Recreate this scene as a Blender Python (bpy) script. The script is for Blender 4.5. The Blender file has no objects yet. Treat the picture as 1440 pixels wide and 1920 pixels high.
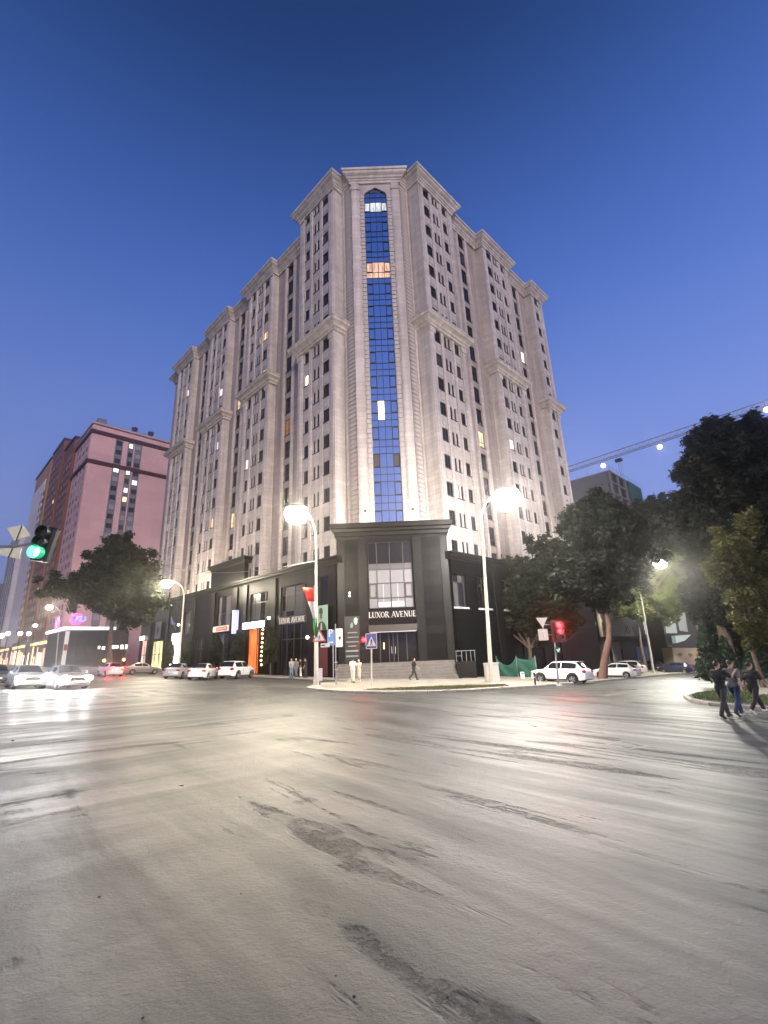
import bpy, bmesh, math, random
import numpy as np
from mathutils import Vector, Matrix
random.seed(7); RNG = np.random.default_rng(11)
R = math.radians
scene = bpy.context.scene
COL = scene.collection

# ------------------------------------------------------------------ camera
EYE = Vector((0, 0, 1.8)); PITCH, ROLL = R(16.528), R(2.33)
fw = Vector((0, math.cos(PITCH), math.sin(PITCH))); up0 = Vector((0, -math.sin(PITCH), math.cos(PITCH))); rt0 = Vector((1, 0, 0))
rt = rt0 * math.cos(ROLL) - up0 * math.sin(ROLL); upv = rt0 * math.sin(ROLL) + up0 * math.cos(ROLL)
cd = bpy.data.cameras.new('camera'); cam = bpy.data.objects.new('camera', cd); COL.objects.link(cam)
cd.sensor_fit = 'VERTICAL'; cd.sensor_height = 24; cd.lens = 871.132 / 1920 * 24
cd.clip_start = .1; cd.clip_end = 4000
cam.matrix_world = Matrix(((rt.x, upv.x, -fw.x, EYE.x), (rt.y, upv.y, -fw.y, EYE.y), (rt.z, upv.z, -fw.z, EYE.z), (0, 0, 0, 1)))
scene.camera = cam

# ------------------------------------------------------------------ dusk sky, added warm fill, exposure
SUN_AZ, SUN_EL = R(163), R(8)          # the added warm fill comes from behind the photographer
world = bpy.data.worlds.new('World'); scene.world = world; world.use_nodes = True
wn, wl = world.node_tree.nodes, world.node_tree.links
wn.clear()
w_out = wn.new('ShaderNodeOutputWorld'); w_bg = wn.new('ShaderNodeBackground'); w_add = wn.new('ShaderNodeMix'); w_add.data_type = 'RGBA'; w_add.blend_type = 'ADD'; w_add.inputs[0].default_value = .06
w_sky = wn.new('ShaderNodeTexSky'); w_sky.sky_type = 'NISHITA'; w_sky.sun_disc = False
w_sky.sun_elevation = R(-2); w_sky.sun_rotation = SUN_AZ
w_sky.altitude = 800; w_sky.air_density = 1.0; w_sky.dust_density = 0.6; w_sky.ozone_density = 6.0
w_tc = wn.new('ShaderNodeTexCoord'); w_sep = wn.new('ShaderNodeSeparateXYZ'); w_ramp = wn.new('ShaderNodeValToRGB')
wl.new(w_tc.outputs['Generated'], w_sep.inputs[0])
w_as = wn.new('ShaderNodeMath'); w_as.operation = 'ARCSINE'; wl.new(w_sep.outputs[2], w_as.inputs[0])
w_dv = wn.new('ShaderNodeMath'); w_dv.operation = 'DIVIDE'; w_dv.inputs[1].default_value = math.pi / 2; wl.new(w_as.outputs[0], w_dv.inputs[0])
wl.new(w_dv.outputs[0], w_ramp.inputs[0])
SKY = [(0, (.268, .325, .66)), (10, (.245, .318, .665)), (20, (.182, .265, .635)), (33, (.096, .180, .530)), (44, (.055, .121, .415)), (54, (.027, .073, .255)), (63, (.0145, .041, .142)), (80, (.008, .024, .085))]
els = w_ramp.color_ramp.elements
while len(els) < len(SKY): els.new(.5)
for e_, (el, c) in zip(els, SKY): e_.position = el / 90; e_.color = (*c, 1)
w_ramp.color_ramp.interpolation = 'B_SPLINE'
# a little paler towards the town on one side
w_az = wn.new('ShaderNodeVectorMath'); w_az.operation = 'DOT_PRODUCT'; w_az.inputs[1].default_value = (.85, .3, 0); wl.new(w_tc.outputs['Generated'], w_az.inputs[0])
w_mr = wn.new('ShaderNodeMapRange'); w_mr.inputs[1].default_value = -1; w_mr.inputs[2].default_value = 1; w_mr.inputs[3].default_value = .72; w_mr.inputs[4].default_value = 1.12; wl.new(w_az.outputs['Value'], w_mr.inputs[0])
w_mul = wn.new('ShaderNodeMix'); w_mul.data_type = 'RGBA'; w_mul.blend_type = 'MULTIPLY'; w_mul.inputs[0].default_value = 1
wl.new(w_ramp.outputs[0], w_mul.inputs[6]); wl.new(w_mr.outputs[0], w_mul.inputs[7])
wl.new(w_mul.outputs[2], w_add.inputs[6]); wl.new(w_sky.outputs[0], w_add.inputs[7])
wl.new(w_add.outputs[2], w_bg.inputs[0]); wl.new(w_bg.outputs[0], w_out.inputs[0])
w_bg.inputs[1].default_value = 1.18

sd = bpy.data.lights.new('fill_sun', 'SUN'); sun = bpy.data.objects.new('fill_sun', sd); COL.objects.link(sun)
sd.energy = 2.8; sd.angle = R(26); sd.color = (1.0, .835, .76)  # added fill, stands in for street and city light on the facade
_d = Vector((math.sin(SUN_AZ) * math.cos(SUN_EL), math.cos(SUN_AZ) * math.cos(SUN_EL), math.sin(SUN_EL)))
sun.rotation_euler = _d.to_track_quat('Z', 'Y').to_euler()

vs = scene.view_settings
vs.view_transform = 'Standard'; vs.look = 'None'; vs.exposure = 0; vs.gamma = 1; vs.use_curve_mapping = False
scene.cycles.use_denoising = True
scene.cycles.max_bounces = 6; scene.cycles.diffuse_bounces = 3; scene.cycles.glossy_bounces = 3
scene.cycles.sample_clamp_indirect = 6; scene.cycles.sample_clamp_direct = 60
scene.cycles.caustics_reflective = False; scene.cycles.caustics_refractive = False
scene.cycles.blur_glossy = 1.0

# ------------------------------------------------------------------ helpers
SX, SY = 0.03878004, 0.01964028          # the crossing falls away to the far side
def gz(x, y): return -(SX * x + SY * y)
def gp(x, y, dz=0.0): return Vector((x, y, gz(x, y) + dz))
O = Vector((.858, 43.155, 0)); TH = R(44.718)
dL = Vector((-math.cos(TH), math.sin(TH), 0)); dR = Vector((math.sin(TH), math.cos(TH), 0))
def W(b, a, z=0.0): return O + dR * b + dL * a + Vector((0, 0, z))     # street grid: b along one street, a along the other
GRID = math.atan2(dR.y, dR.x)
def Wg(b, a, dz=0.0):
    p = W(b, a); p.z = gz(p.x, p.y) + dz; return p

MATS = {}
def mat(name, col=(.5, .5, .5), rough=.6, metal=0., emit=None, estr=0., var=0., vscale=3., bump=0., bscale=20., spec=.5, coat=0., coord='Object', trans=0.):
    if name in MATS: return MATS[name]
    m = bpy.data.materials.new(name); m.use_nodes = True; MATS[name] = m
    n, l = m.node_tree.nodes, m.node_tree.links
    b = n['Principled BSDF']
    b.inputs['Base Color'].default_value = (*col, 1); b.inputs['Roughness'].default_value = rough
    b.inputs['Metallic'].default_value = metal; b.inputs['Specular IOR Level'].default_value = spec
    b.inputs['Coat Weight'].default_value = coat
    if trans: b.inputs['Transmission Weight'].default_value = trans
    if emit:
        b.inputs['Emission Color'].default_value = (*emit, 1); b.inputs['Emission Strength'].default_value = estr
    if var or bump:
        tc = n.new('ShaderNodeTexCoord')
        nz = n.new('ShaderNodeTexNoise'); nz.inputs['Scale'].default_value = vscale; nz.inputs['Detail'].default_value = 6; nz.inputs['Roughness'].default_value = .65
        l.new(tc.outputs[coord], nz.inputs['Vector'])
        if var:
            mr = n.new('ShaderNodeMapRange'); mr.inputs[1].default_value = .3; mr.inputs[2].default_value = .7
            mr.inputs[3].default_value = 1 - var; mr.inputs[4].default_value = 1 + var
            mx = n.new('ShaderNodeMix'); mx.data_type = 'RGBA'; mx.blend_type = 'MULTIPLY'; mx.inputs[0].default_value = 1
            l.new(nz.outputs[0], mr.inputs[0]); mx.inputs[6].default_value = (*col, 1); l.new(mr.outputs[0], mx.inputs[7])
            l.new(mx.outputs[2], b.inputs['Base Color'])
        if bump:
            n2 = n.new('ShaderNodeTexNoise'); n2.inputs['Scale'].default_value = bscale; n2.inputs['Detail'].default_value = 5
            l.new(tc.outputs[coord], n2.inputs['Vector'])
            bp = n.new('ShaderNodeBump'); bp.inputs['Strength'].default_value = bump; bp.inputs['Distance'].default_value = .02
            l.new(n2.outputs[0], bp.inputs['Height']); l.new(bp.outputs[0], b.inputs['Normal'])
    return m

class MB:
    """collects vertices and faces, then links them as one mesh"""
    def __init__(s): s.v = []; s.f = []
    def add(s, vs, fs):
        o = len(s.v); s.v.extend([tuple(v) for v in vs]); s.f.extend([tuple(i + o for i in f) for f in fs]); return s
    def box(s, x0, x1, y0, y1, z0, z1):
        return s.add([(x0, y0, z0), (x1, y0, z0), (x1, y1, z0), (x0, y1, z0), (x0, y0, z1), (x1, y0, z1), (x1, y1, z1), (x0, y1, z1)],
                     [(0, 3, 2, 1), (4, 5, 6, 7), (0, 1, 5, 4), (1, 2, 6, 5), (2, 3, 7, 6), (3, 0, 4, 7)])
    def bev(s, x0, x1, y0, y1, z0, z1, r=.02):
        """box with all upright and top edges chamfered"""
        lay = [(z0, 0), (z1 - r, 0), (z1, r)]
        vs = []
        for z, i in lay:
            a0, a1, b0, b1 = x0 + i, x1 - i, y0 + i, y1 - i
            vs += [(a0 + r, b0, z), (a1 - r, b0, z), (a1, b0 + r, z), (a1, b1 - r, z), (a1 - r, b1, z), (a0 + r, b1, z), (a0, b1 - r, z), (a0, b0 + r, z)]
        fs = [tuple(range(7, -1, -1)), tuple(range(16, 24))]
        for k in (0, 8):
            for i in range(8): fs.append((k + i, k + (i + 1) % 8, k + 8 + (i + 1) % 8, k + 8 + i))
        return s.add(vs, fs)
    def prism(s, pts, z0, z1, cap=True):
        n = len(pts); vs = [(p[0], p[1], z0) for p in pts] + [(p[0], p[1], z1) for p in pts]
        fs = [(i, (i + 1) % n, n + (i + 1) % n, n + i) for i in range(n)]
        if cap: fs += [tuple(range(n - 1, -1, -1)), tuple(range(n, 2 * n))]
        return s.add(vs, fs)
    def tube(s, path, rad, seg=8, cap=True):
        path = [Vector(p) for p in path]
        if not hasattr(rad, '__len__'): rad = [rad] * len(path)
        vs = []; n = len(path); pu = None
        for i, p in enumerate(path):
            t = (path[min(i + 1, n - 1)] - path[max(i - 1, 0)]).normalized()
            if pu is None: pu = t.orthogonal().normalized()
            u = (pu - t * pu.dot(t)); u = u.normalized() if u.length > 1e-6 else t.orthogonal().normalized(); pu = u
            w = t.cross(u)
            for k in range(seg):
                a = 2 * math.pi * k / seg
                vs.append(p + (u * math.cos(a) + w * math.sin(a)) * rad[i])
        fs = []
        for i in range(n - 1):
            for k in range(seg):
                fs.append((i * seg + k, i * seg + (k + 1) % seg, (i + 1) * seg + (k + 1) % seg, (i + 1) * seg + k))
        if cap: fs += [tuple(range(seg - 1, -1, -1)), tuple(range((n - 1) * seg, n * seg))]
        return s.add(vs, fs)
    def lathe(s, prof, seg=16, M=None, cap=True):
        """profile of (r, h) turned about +Z, placed with matrix M"""
        M = M or Matrix.Identity(4); vs = []
        for r_, h in prof:
            for k in range(seg):
                a = 2 * math.pi * k / seg; vs.append(M @ Vector((r_ * math.cos(a), r_ * math.sin(a), h)))
        n = len(prof); fs = []
        for i in range(n - 1):
            for k in range(seg):
                fs.append((i * seg + k, i * seg + (k + 1) % seg, (i + 1) * seg + (k + 1) % seg, (i + 1) * seg + k))
        if cap: fs += [tuple(range(seg - 1, -1, -1)), tuple(range((n - 1) * seg, n * seg))]
        return s.add(vs, fs)
    def ball(s, c, r, seg=12, rings=8):
        c = Vector(c); r = r if hasattr(r, '__len__') else (r, r, r)
        prof = []; vs = []
        for i in range(rings + 1):
            t = math.pi * i / rings
            for k in range(seg):
                a = 2 * math.pi * k / seg
                vs.append((c.x + r[0] * math.sin(t) * math.cos(a), c.y + r[1] * math.sin(t) * math.sin(a), c.z - r[2] * math.cos(t)))
        fs = []
        for i in range(rings):
            for k in range(seg):
                fs.append((i * seg + k, i * seg + (k + 1) % seg, (i + 1) * seg + (k + 1) % seg, (i + 1) * seg + k))
        return s.add(vs, fs)
    def xf(s, M):
        s.v = [tuple(M @ Vector(v)) for v in s.v]; return s
    def mesh(s, name, m=None, smooth=False, fix=True):
        me = bpy.data.meshes.new(name); me.from_pydata(s.v, [], s.f)
        if fix:
            bm = bmesh.new(); bm.from_mesh(me)
            bmesh.ops.recalc_face_normals(bm, faces=bm.faces); bm.to_mesh(me); bm.free()
        if m: me.materials.append(m)
        if smooth:
            me.polygons.foreach_set('use_smooth', [True] * len(me.polygons))
            try: me.set_sharp_from_angle(angle=R(42))
            except Exception: pass
        me.update(); return me
    def build(s, name, m, parent=None, smooth=False, fix=True):
        return link(name, s.mesh(name, m, smooth, fix), parent)

def link(name, me, parent=None, loc=None, rot=None):
    o = bpy.data.objects.new(name, me); COL.objects.link(o)
    if parent is not None: o.parent = parent
    if loc is not None: o.location = loc
    if rot is not None: o.rotation_euler = rot
    return o
def tag(o, label=None, cat=None, group=None, kind=None):
    if label: o['label'] = label
    if cat: o['category'] = cat
    if group: o['group'] = group
    if kind: o['kind'] = kind
    return o
def thing(name, label, cat, loc=(0, 0, 0), rz=0., group=None):
    o = bpy.data.objects.new(name, None); COL.objects.link(o)
    o.location = loc; o.rotation_euler = (0, 0, rz); o.empty_display_size = .3
    return tag(o, label, cat, group)
def rects(u0, u1, z0, z1, holes):
    """rectangles that cover a wall but leave the holes (u0,u1,z0,z1) open"""
    us = sorted(set([u0, u1] + [h[0] for h in holes] + [h[1] for h in holes])); us = [u for u in us if u0 - 1e-6 <= u <= u1 + 1e-6]
    out = []
    for a, b in zip(us, us[1:]):
        if b - a < 1e-5: continue
        m = (a + b) / 2; hs = sorted([(h[2], h[3]) for h in holes if h[0] < m < h[1]]); z = z0; iv = []
        for h0, h1 in hs:
            if h0 > z + 1e-5: iv.append((z, h0))
            z = max(z, h1)
        if z < z1 - 1e-5: iv.append((z, z1))
        out.append((a, b, tuple(iv)))
    merged = []
    for a, b, iv in out:
        if merged and merged[-1][2] == iv: merged[-1] = (merged[-1][0], b, iv)
        else: merged.append((a, b, iv))
    return [(a, b, p, q) for a, b, iv in merged for p, q in iv]
class Face:
    """a wall plane: u runs along it, d is outward, z is up; mapped to the local axes of its building"""
    def __init__(s, kind, off=0.): s.k = kind; s.off = off
    def P(s, u, d, z):
        if s.k == 'R': return (u, s.off - d, z)
        if s.k == 'L': return (s.off - d, u, z)
        r = math.sqrt(.5)                                   # chamfer: u = (b - a)/sqrt2, line a + b = off
        c = s.off / 2; return (c + u * r - d * r, c - u * r - d * r, z)
    def rot(s): return {'R': 0., 'L': -math.pi / 2, 'C': -math.pi / 4}[s.k]
    def box(s, mb, u0, u1, d0, d1, z0, z1):
        vs = [s.P(u, d, z) for z in (z0, z1) for u, d in ((u0, d0), (u1, d0), (u1, d1), (u0, d1))]
        mb.add(vs, [(0, 3, 2, 1), (4, 5, 6, 7), (0, 1, 5, 4), (1, 2, 6, 5), (2, 3, 7, 6), (3, 0, 4, 7)]); return mb
    def poly(s, mb, pts, d0, d1):
        n = len(pts); vs = [s.P(u, d0, z) for u, z in pts] + [s.P(u, d1, z) for u, z in pts]
        fs = [(i, (i + 1) % n, n + (i + 1) % n, n + i) for i in range(n)] + [tuple(range(n - 1, -1, -1)), tuple(range(n, 2 * n))]
        mb.add(vs, fs); return mb
# ------------------------------------------------------------------ ground
GN = Vector((SX, SY, 1)).normalized()
def G(px, py):
    """the spot on the ground that the survey of the photograph gives for one of its points"""
    d = fw + rt * ((px - 720) / 871.132) - upv * ((py - 960) / 871.132)
    t = -EYE.z / (d.x * SX + d.y * SY + d.z)
    return EYE + d * t
def XY(px, py): p = G(px, py); return (p.x, p.y)
def ground_rot(dirv):
    x = Vector(dirv); x = (x - GN * x.dot(GN)).normalized(); y = GN.cross(x)
    return Matrix((x, y, GN)).transposed().to_4x4()

def road_material():
    m = bpy.data.materials.new('asphalt'); m.use_nodes = True
    n, l = m.node_tree.nodes, m.node_tree.links; b = n['Principled BSDF']
    tc = n.new('ShaderNodeTexCoord')
    def noise(scale, detail=5, rough=.6, vec=None, dist=0.):
        t = n.new('ShaderNodeTexNoise'); t.inputs['Scale'].default_value = scale; t.inputs['Detail'].default_value = detail
        t.inputs['Roughness'].default_value = rough; t.inputs['Distortion'].default_value = dist
        l.new(vec or tc.outputs['Object'], t.inputs['Vector']); return t.outputs[0]
    def ramp(x, a, b_, o0=0., o1=1.):
        t = n.new('ShaderNodeMapRange'); t.interpolation_type = 'SMOOTHSTEP'
        t.inputs[1].default_value = a; t.inputs[2].default_value = b_; t.inputs[3].default_value = o0; t.inputs[4].default_value = o1
        l.new(x, t.inputs[0]); return t.outputs[0]
    def math_(op, a, b_):
        t = n.new('ShaderNodeMath'); t.operation = op
        for i, v in enumerate((a, b_)):
            if isinstance(v, (int, float)): t.inputs[i].default_value = v
            else: l.new(v, t.inputs[i])
        return t.outputs[0]
    def along(ang, long_, short):
        mp = n.new('ShaderNodeMapping'); mp.vector_type = 'TEXTURE'; mp.inputs['Rotation'].default_value = (0, 0, ang); mp.inputs['Scale'].default_value = (long_, short, 1)
        l.new(tc.outputs['Object'], mp.inputs['Vector']); return mp.outputs[0]
    aL, aR = math.atan2(dL.y, dL.x), math.atan2(dR.y, dR.x)
    sp = n.new('ShaderNodeSeparateXYZ'); l.new(tc.outputs['Object'], sp.inputs[0])
    wob = noise(.12, 2, .5)
    side = ramp(math_('ADD', sp.outputs[0], math_('MULTIPLY', wob, 8.)), -4., 5.)
    def mixv_(f, a_, b_):
        t = n.new('ShaderNodeMix'); t.data_type = 'FLOAT'; l.new(f, t.inputs[0]); l.new(a_, t.inputs[2]); l.new(b_, t.inputs[3]); return t.outputs[0]
    wheel = mixv_(side, noise(1.0, 6, .62, along(aR + .06, 4.2, .62), .7), noise(1.0, 6, .62, along(aL - .04, 4.6, .62), .7))   # polished wheel tracks
    lane = mixv_(side, noise(1.0, 3, .5, along(aR, 26., 2.2), .2), noise(1.0, 3, .5, along(aL, 26., 2.2), .2))
    band = ramp(mixv_(side, noise(1.0, 4, .55, along(aR, 4.6, 1.0), 1.2), noise(1.0, 5, .6, along(aL, 5.2, .8), 1.1)), .555, .64)     # ravelled bands
    fine = noise(7., 8, .75); patch = noise(.22, 4, .6); grit = noise(38., 4, .7)
    worn = math_('MULTIPLY', band, ramp(fine, .46, .56))     # crumbled texture inside the bands
    c = n.new('ShaderNodeValToRGB'); e = c.color_ramp.elements
    e[0].position = .25; e[0].color = (.030, .031, .028, 1); e[1].position = .78; e[1].color = (.068, .070, .065, 1)
    mixv = math_('ADD', math_('MULTIPLY', math_('ADD', patch, lane), .22), math_('ADD', math_('MULTIPLY', wheel, .14), math_('MULTIPLY', math_('ADD', grit, fine), .24)))
    l.new(mixv, c.inputs[0])
    mx = n.new('ShaderNodeMix'); mx.data_type = 'RGBA'; mx.inputs[7].default_value = (.017, .017, .015, 1)
    l.new(math_('MULTIPLY', worn, .38), mx.inputs[0]); l.new(c.outputs[0], mx.inputs[6])
    # hairline cracks and sealed joints, only in places
    vo = n.new('ShaderNodeTexVoronoi'); vo.feature = 'DISTANCE_TO_EDGE'; vo.inputs['Scale'].default_value = .42
    wv = n.new('ShaderNodeVectorMath'); wv.operation = 'ADD'; wn_ = n.new('ShaderNodeTexNoise'); wn_.inputs['Scale'].default_value = 1.3; wn_.inputs['Detail'].default_value = 6; l.new(tc.outputs['Object'], wn_.inputs['Vector'])
    l.new(tc.outputs['Object'], wv.inputs[0]); l.new(wn_.outputs['Color'], wv.inputs[1]); l.new(wv.outputs[0], vo.inputs['Vector'])
    crack = math_('MULTIPLY', ramp(vo.outputs['Distance'], .004, .014, 1., 0.), ramp(noise(.16, 3), .52, .60))
    m3 = n.new('ShaderNodeMix'); m3.data_type = 'RGBA'; m3.inputs[7].default_value = (.022, .020, .018, 1); l.new(math_('MULTIPLY', crack, .75), m3.inputs[0]); l.new(mx.outputs[2], m3.inputs[6])
    l.new(m3.outputs[2], b.inputs['Base Color'])
    r0 = ramp(math_('ADD', math_('MULTIPLY', wheel, .45), math_('MULTIPLY', math_('ADD', lane, patch), .275)), .38, .62, .27, .60)
    l.new(math_('ADD', r0, math_('MULTIPLY', band, .15)), b.inputs['Roughness'])
    b.inputs['Specular IOR Level'].default_value = .38
    bp = n.new('ShaderNodeBump'); bp.inputs['Strength'].default_value = 1.; bp.inputs['Distance'].default_value = .06
    h = math_('ADD', math_('MULTIPLY', wheel, .20), math_('ADD', math_('MULTIPLY', grit, .13), math_('MULTIPLY', worn, -.40)))
    h = math_('ADD', h, math_('MULTIPLY', fine, .27))
    l.new(h, bp.inputs['Height']); l.new(bp.outputs[0], b.inputs['Normal'])
    return m
E_ = 640
r_ = MB(); r_.add([gp(-E_, -120), gp(E_, -120), gp(E_, E_), gp(-E_, E_)], [(0, 1, 2, 3)])
tag(r_.build('road', road_material(), fix=False), kind='structure')

M_pave = mat('paving_concrete', (.22, .20, .165), .75, var=.22, vscale=1.4, bump=.3, bscale=9)
M_kerb = mat('kerb_concrete', (.32, .30, .255), .7, var=.2, vscale=2.5, bump=.25, bscale=14)
M_tile = mat('paving_tile', (.26, .23, .20), .6, var=.2, vscale=2., bump=.2, bscale=12)

front = [XY(577, 1293), XY(600, 1296), XY(640, 1299), XY(720, 1301), XY(800, 1300), XY(880, 1297), XY(940, 1293), XY(985, 1290), XY(1060, 1284), XY(1130, 1278), XY(1190, 1272), XY(1250, 1266)]
e2 = Vector((*front[-1], 0)) + dR * 170
far_r = (e2.x, e2.y)
lft = [XY(518, 1271.5), XY(654, 1276.5), XY(652, 1280.5), XY(598, 1284)]
l2 = Vector((*lft[0], 0)) + dL * 190
poly = front + [far_r] + [tuple((W(180, 6))[:2]), tuple(W(6, 6)[:2]), tuple(W(6, 180)[:2]), (l2.x, l2.y)] + lft
def slab(name, pts, h, m, kind='structure', low=-.3):
    b = MB(); n = len(pts)
    b.add([gp(x, y, h) for x, y in pts] + [gp(x, y, low) for x, y in pts], [tuple(range(n))] + [(i, (i + 1) % n, n + (i + 1) % n, n + i) for i in range(n)])
    me = b.mesh(name, m)
    bm = bmesh.new(); bm.from_mesh(me); bmesh.ops.triangulate(bm, faces=[f for f in bm.faces if len(f.verts) > 4]); bm.to_mesh(me); bm.free()
    return tag(link(name, me), kind=kind)
slab('pavement', poly, .125, M_pave)

kerb_mesh = MB().bev(-.49, .49, -.10, .10, -.15, .145, .025).mesh('kerb_stone', M_kerb)
def kerb(pts, name='kerb', step=1.0, far=75):
    root = tag(thing(name, None, None), kind='structure')
    for (x0, y0), (x1, y1) in zip(pts, pts[1:]):
        a, b = gp(x0, y0), gp(x1, y1); L = (b - a).length; n = max(1, round(L / step)); d = (b - a) / n
        for i in range(n):
            p = a + d * (i + .5)
            if p.y > far: break
            o = link('kerb_stone', kerb_mesh, root)
            o.matrix_local = Matrix.Translation(p + GN * random.uniform(-.012, .008)) @ ground_rot(d) @ Matrix.Rotation(random.uniform(-.012, .012), 4, 'Z') @ Matrix.Diagonal((d.length, 1, 1, 1))
kerb(front); kerb([front[0], lft[3], lft[2], lft[1], lft[0], tuple((Vector((*lft[0], 0)) + dL * 36)[:2])])

# parking bay surface in front of the shops
pk = [XY(430, 1281), XY(570, 1292), lft[3], lft[2], lft[1], lft[0], tuple((Vector((*lft[0], 0)) + dL * 40)[:2]), tuple((Vector((*lft[0], 0)) + dL * 40 - dR * 7)[:2])]
slab('parking_lane', pk, .006, mat('dark_asphalt', (.045, .042, .038), .62, var=.25, vscale=1.5, bump=.5, bscale=20), low=0.001)

# traffic island by the crossing
isl = [XY(1286, 1309), XY(1299, 1317), XY(1335, 1323), XY(1390, 1328), XY(1440, 1332), (17.5, 19.2), (24, 20), (36, 33), (30, 36), XY(1440, 1287), XY(1400, 1290), XY(1345, 1297), XY(1303, 1303)]
slab('traffic_island', isl, .11, mat('soil', (.05, .04, .028), .9, var=.3, bump=.5))
kerb(isl[:7] + [], 'island_kerb'); kerb(isl[9:] + [isl[0]], 'island_kerb')
path = [XY(1412, 1290), XY(1440, 1287), (30, 36), (36, 33), (25.5, 26), XY(1440, 1308), XY(1424, 1308)]
slab('footpath', path, .125, M_pave, low=.05)

def inside(p, poly):
    c = False; n = len(poly)
    for i in range(n):
        (x0, y0), (x1, y1) = poly[i], poly[(i + 1) % n]
        if (y0 > p[1]) != (y1 > p[1]) and p[0] < (x1 - x0) * (p[1] - y0) / (y1 - y0) + x0: c = not c
    return c
def grass(name, poly, n, base, m, hmin=.05, hmax=.13, avoid=None):
    b = MB(); xs = [p[0] for p in poly]; ys = [p[1] for p in poly]; k = 0
    while k < n:
        x, y = random.uniform(min(xs), max(xs)), random.uniform(min(ys), max(ys))
        if not inside((x, y), poly) or (avoid and inside((x, y), avoid)): k += .3; continue
        k += 1; a = random.uniform(0, 6.28); h = random.uniform(hmin, hmax); w = .018
        p = gp(x, y, base); q = Vector((math.cos(a), math.sin(a), 0)) * w
        t = Vector((random.uniform(-.04, .04), random.uniform(-.04, .04), h))
        b.add([p - q, p + q, p + t], [(0, 1, 2)])
    return tag(b.build(name, m, fix=False), kind='stuff')
M_grass = mat('grass_blade', (.07, .12, .025), .7, var=.35, vscale=.8)
M_grass2 = mat('dry_grass_blade', (.10, .11, .03), .7, var=.4, vscale=1.2)
ins = [(x + .4 * (1 if x < 16 else 0), y + .15) for x, y in isl]
grass('island_grass', [XY(1298, 1309), XY(1306, 1315), XY(1340, 1320), XY(1440, 1328), (24, 20.6), (34, 33), XY(1440, 1288.5), XY(1400, 1291.5), XY(1345, 1298.5), XY(1310, 1303.5)], 17000, .11, M_grass, avoid=path)
strip = [XY(682, 1298), XY(760, 1299), XY(840, 1297), XY(900, 1293.5), XY(955, 1290), XY(945, 1287), XY(880, 1288), XY(800, 1291.5), XY(720, 1295)]
slab('verge', strip, .135, mat('dry_soil', (.075, .058, .035), .95, var=.4, vscale=1.5, bump=.6), low=.1)
grass('verge_grass', strip, 5200, .135, M_grass2, .03, .09)

# painted marks, mostly worn away
def mark_mat():
    m = bpy.data.materials.new('worn_road_paint'); m.use_nodes = True; n, l = m.node_tree.nodes, m.node_tree.links; b = n['Principled BSDF']
    tc = n.new('ShaderNodeTexCoord'); t = n.new('ShaderNodeTexNoise'); t.inputs['Scale'].default_value = 1.6; t.inputs['Detail'].default_value = 9; t.inputs['Roughness'].default_value = .75
    l.new(tc.outputs['Object'], t.inputs['Vector'])
    c = n.new('ShaderNodeValToRGB'); e = c.color_ramp.elements; e[0].position = .42; e[0].color = (.055, .053, .048, 1); e[1].position = .62; e[1].color = (.20, .19, .17, 1)
    l.new(t.outputs[0], c.inputs[0]); l.new(c.outputs[0], b.inputs['Base Color']); b.inputs['Roughness'].default_value = .5
    return m
M_mark = mark_mat()
def stripe(c, d, L, w, name='crossing_stripe', parent=None, dz=.005):
    b = MB(); c = Vector(c); d = Vector(d).normalized(); s = Vector((-d.y, d.x, 0))
    P = [c + d * (L / 2) * i + s * (w / 2) * j for i, j in ((-1, -1), (1, -1), (1, 1), (-1, 1))]
    b.add([gp(p.x, p.y, dz) for p in P], [(0, 1, 2, 3)])
    return tag(b.build(name, M_mark, parent, fix=False), kind='structure')
zl = tag(thing('zebra_crossing', None, None), kind='structure')
for k in range(7):
    p = G(120, 1311) + dR * (1.15 * k) + dL * 1.0; stripe((p.x, p.y, 0), dL, 3.6, .5, parent=zl)
for k in range(8):
    p = G(1150, 1302) - dL * 0 + (-dL) * (1.1 * k); stripe((p.x, p.y, 0), dR, 3.4, .45, parent=zl)
dm = tag(thing('diamond_marking', None, None), kind='structure')
dp = [G(1136, 1396), G(1170, 1389), G(1214, 1399), G(1178, 1404.5)]
for a, b in zip(dp, dp[1:] + dp[:1]): stripe(((a + b) / 2)[:2] + (0,), (b - a), (b - a).length, .07, 'paint_line', dm)
# bits of grit and a stone or two on the near asphalt
gr = MB()
for px, py, s in [(186, 1682, .022), (664, 1869, .02), (268, 1909, .016), (630, 1830, .012), (590, 1622, .01), (650, 1742, .009), (452, 1676, .016), (24, 1389, .05), (280, 1598, .014), (840, 1870, .014), (1010, 1750, .01), (1110, 1874, .01)]:
    s *= .55; p = G(px, py); gr.ball((p.x, p.y, p.z + s * .2), (s, s * 1.2, s * .45), 7, 4)
tag(gr.build('grit', mat('grit_stone', (.02, .018, .015), .8)), kind='stuff')
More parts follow.
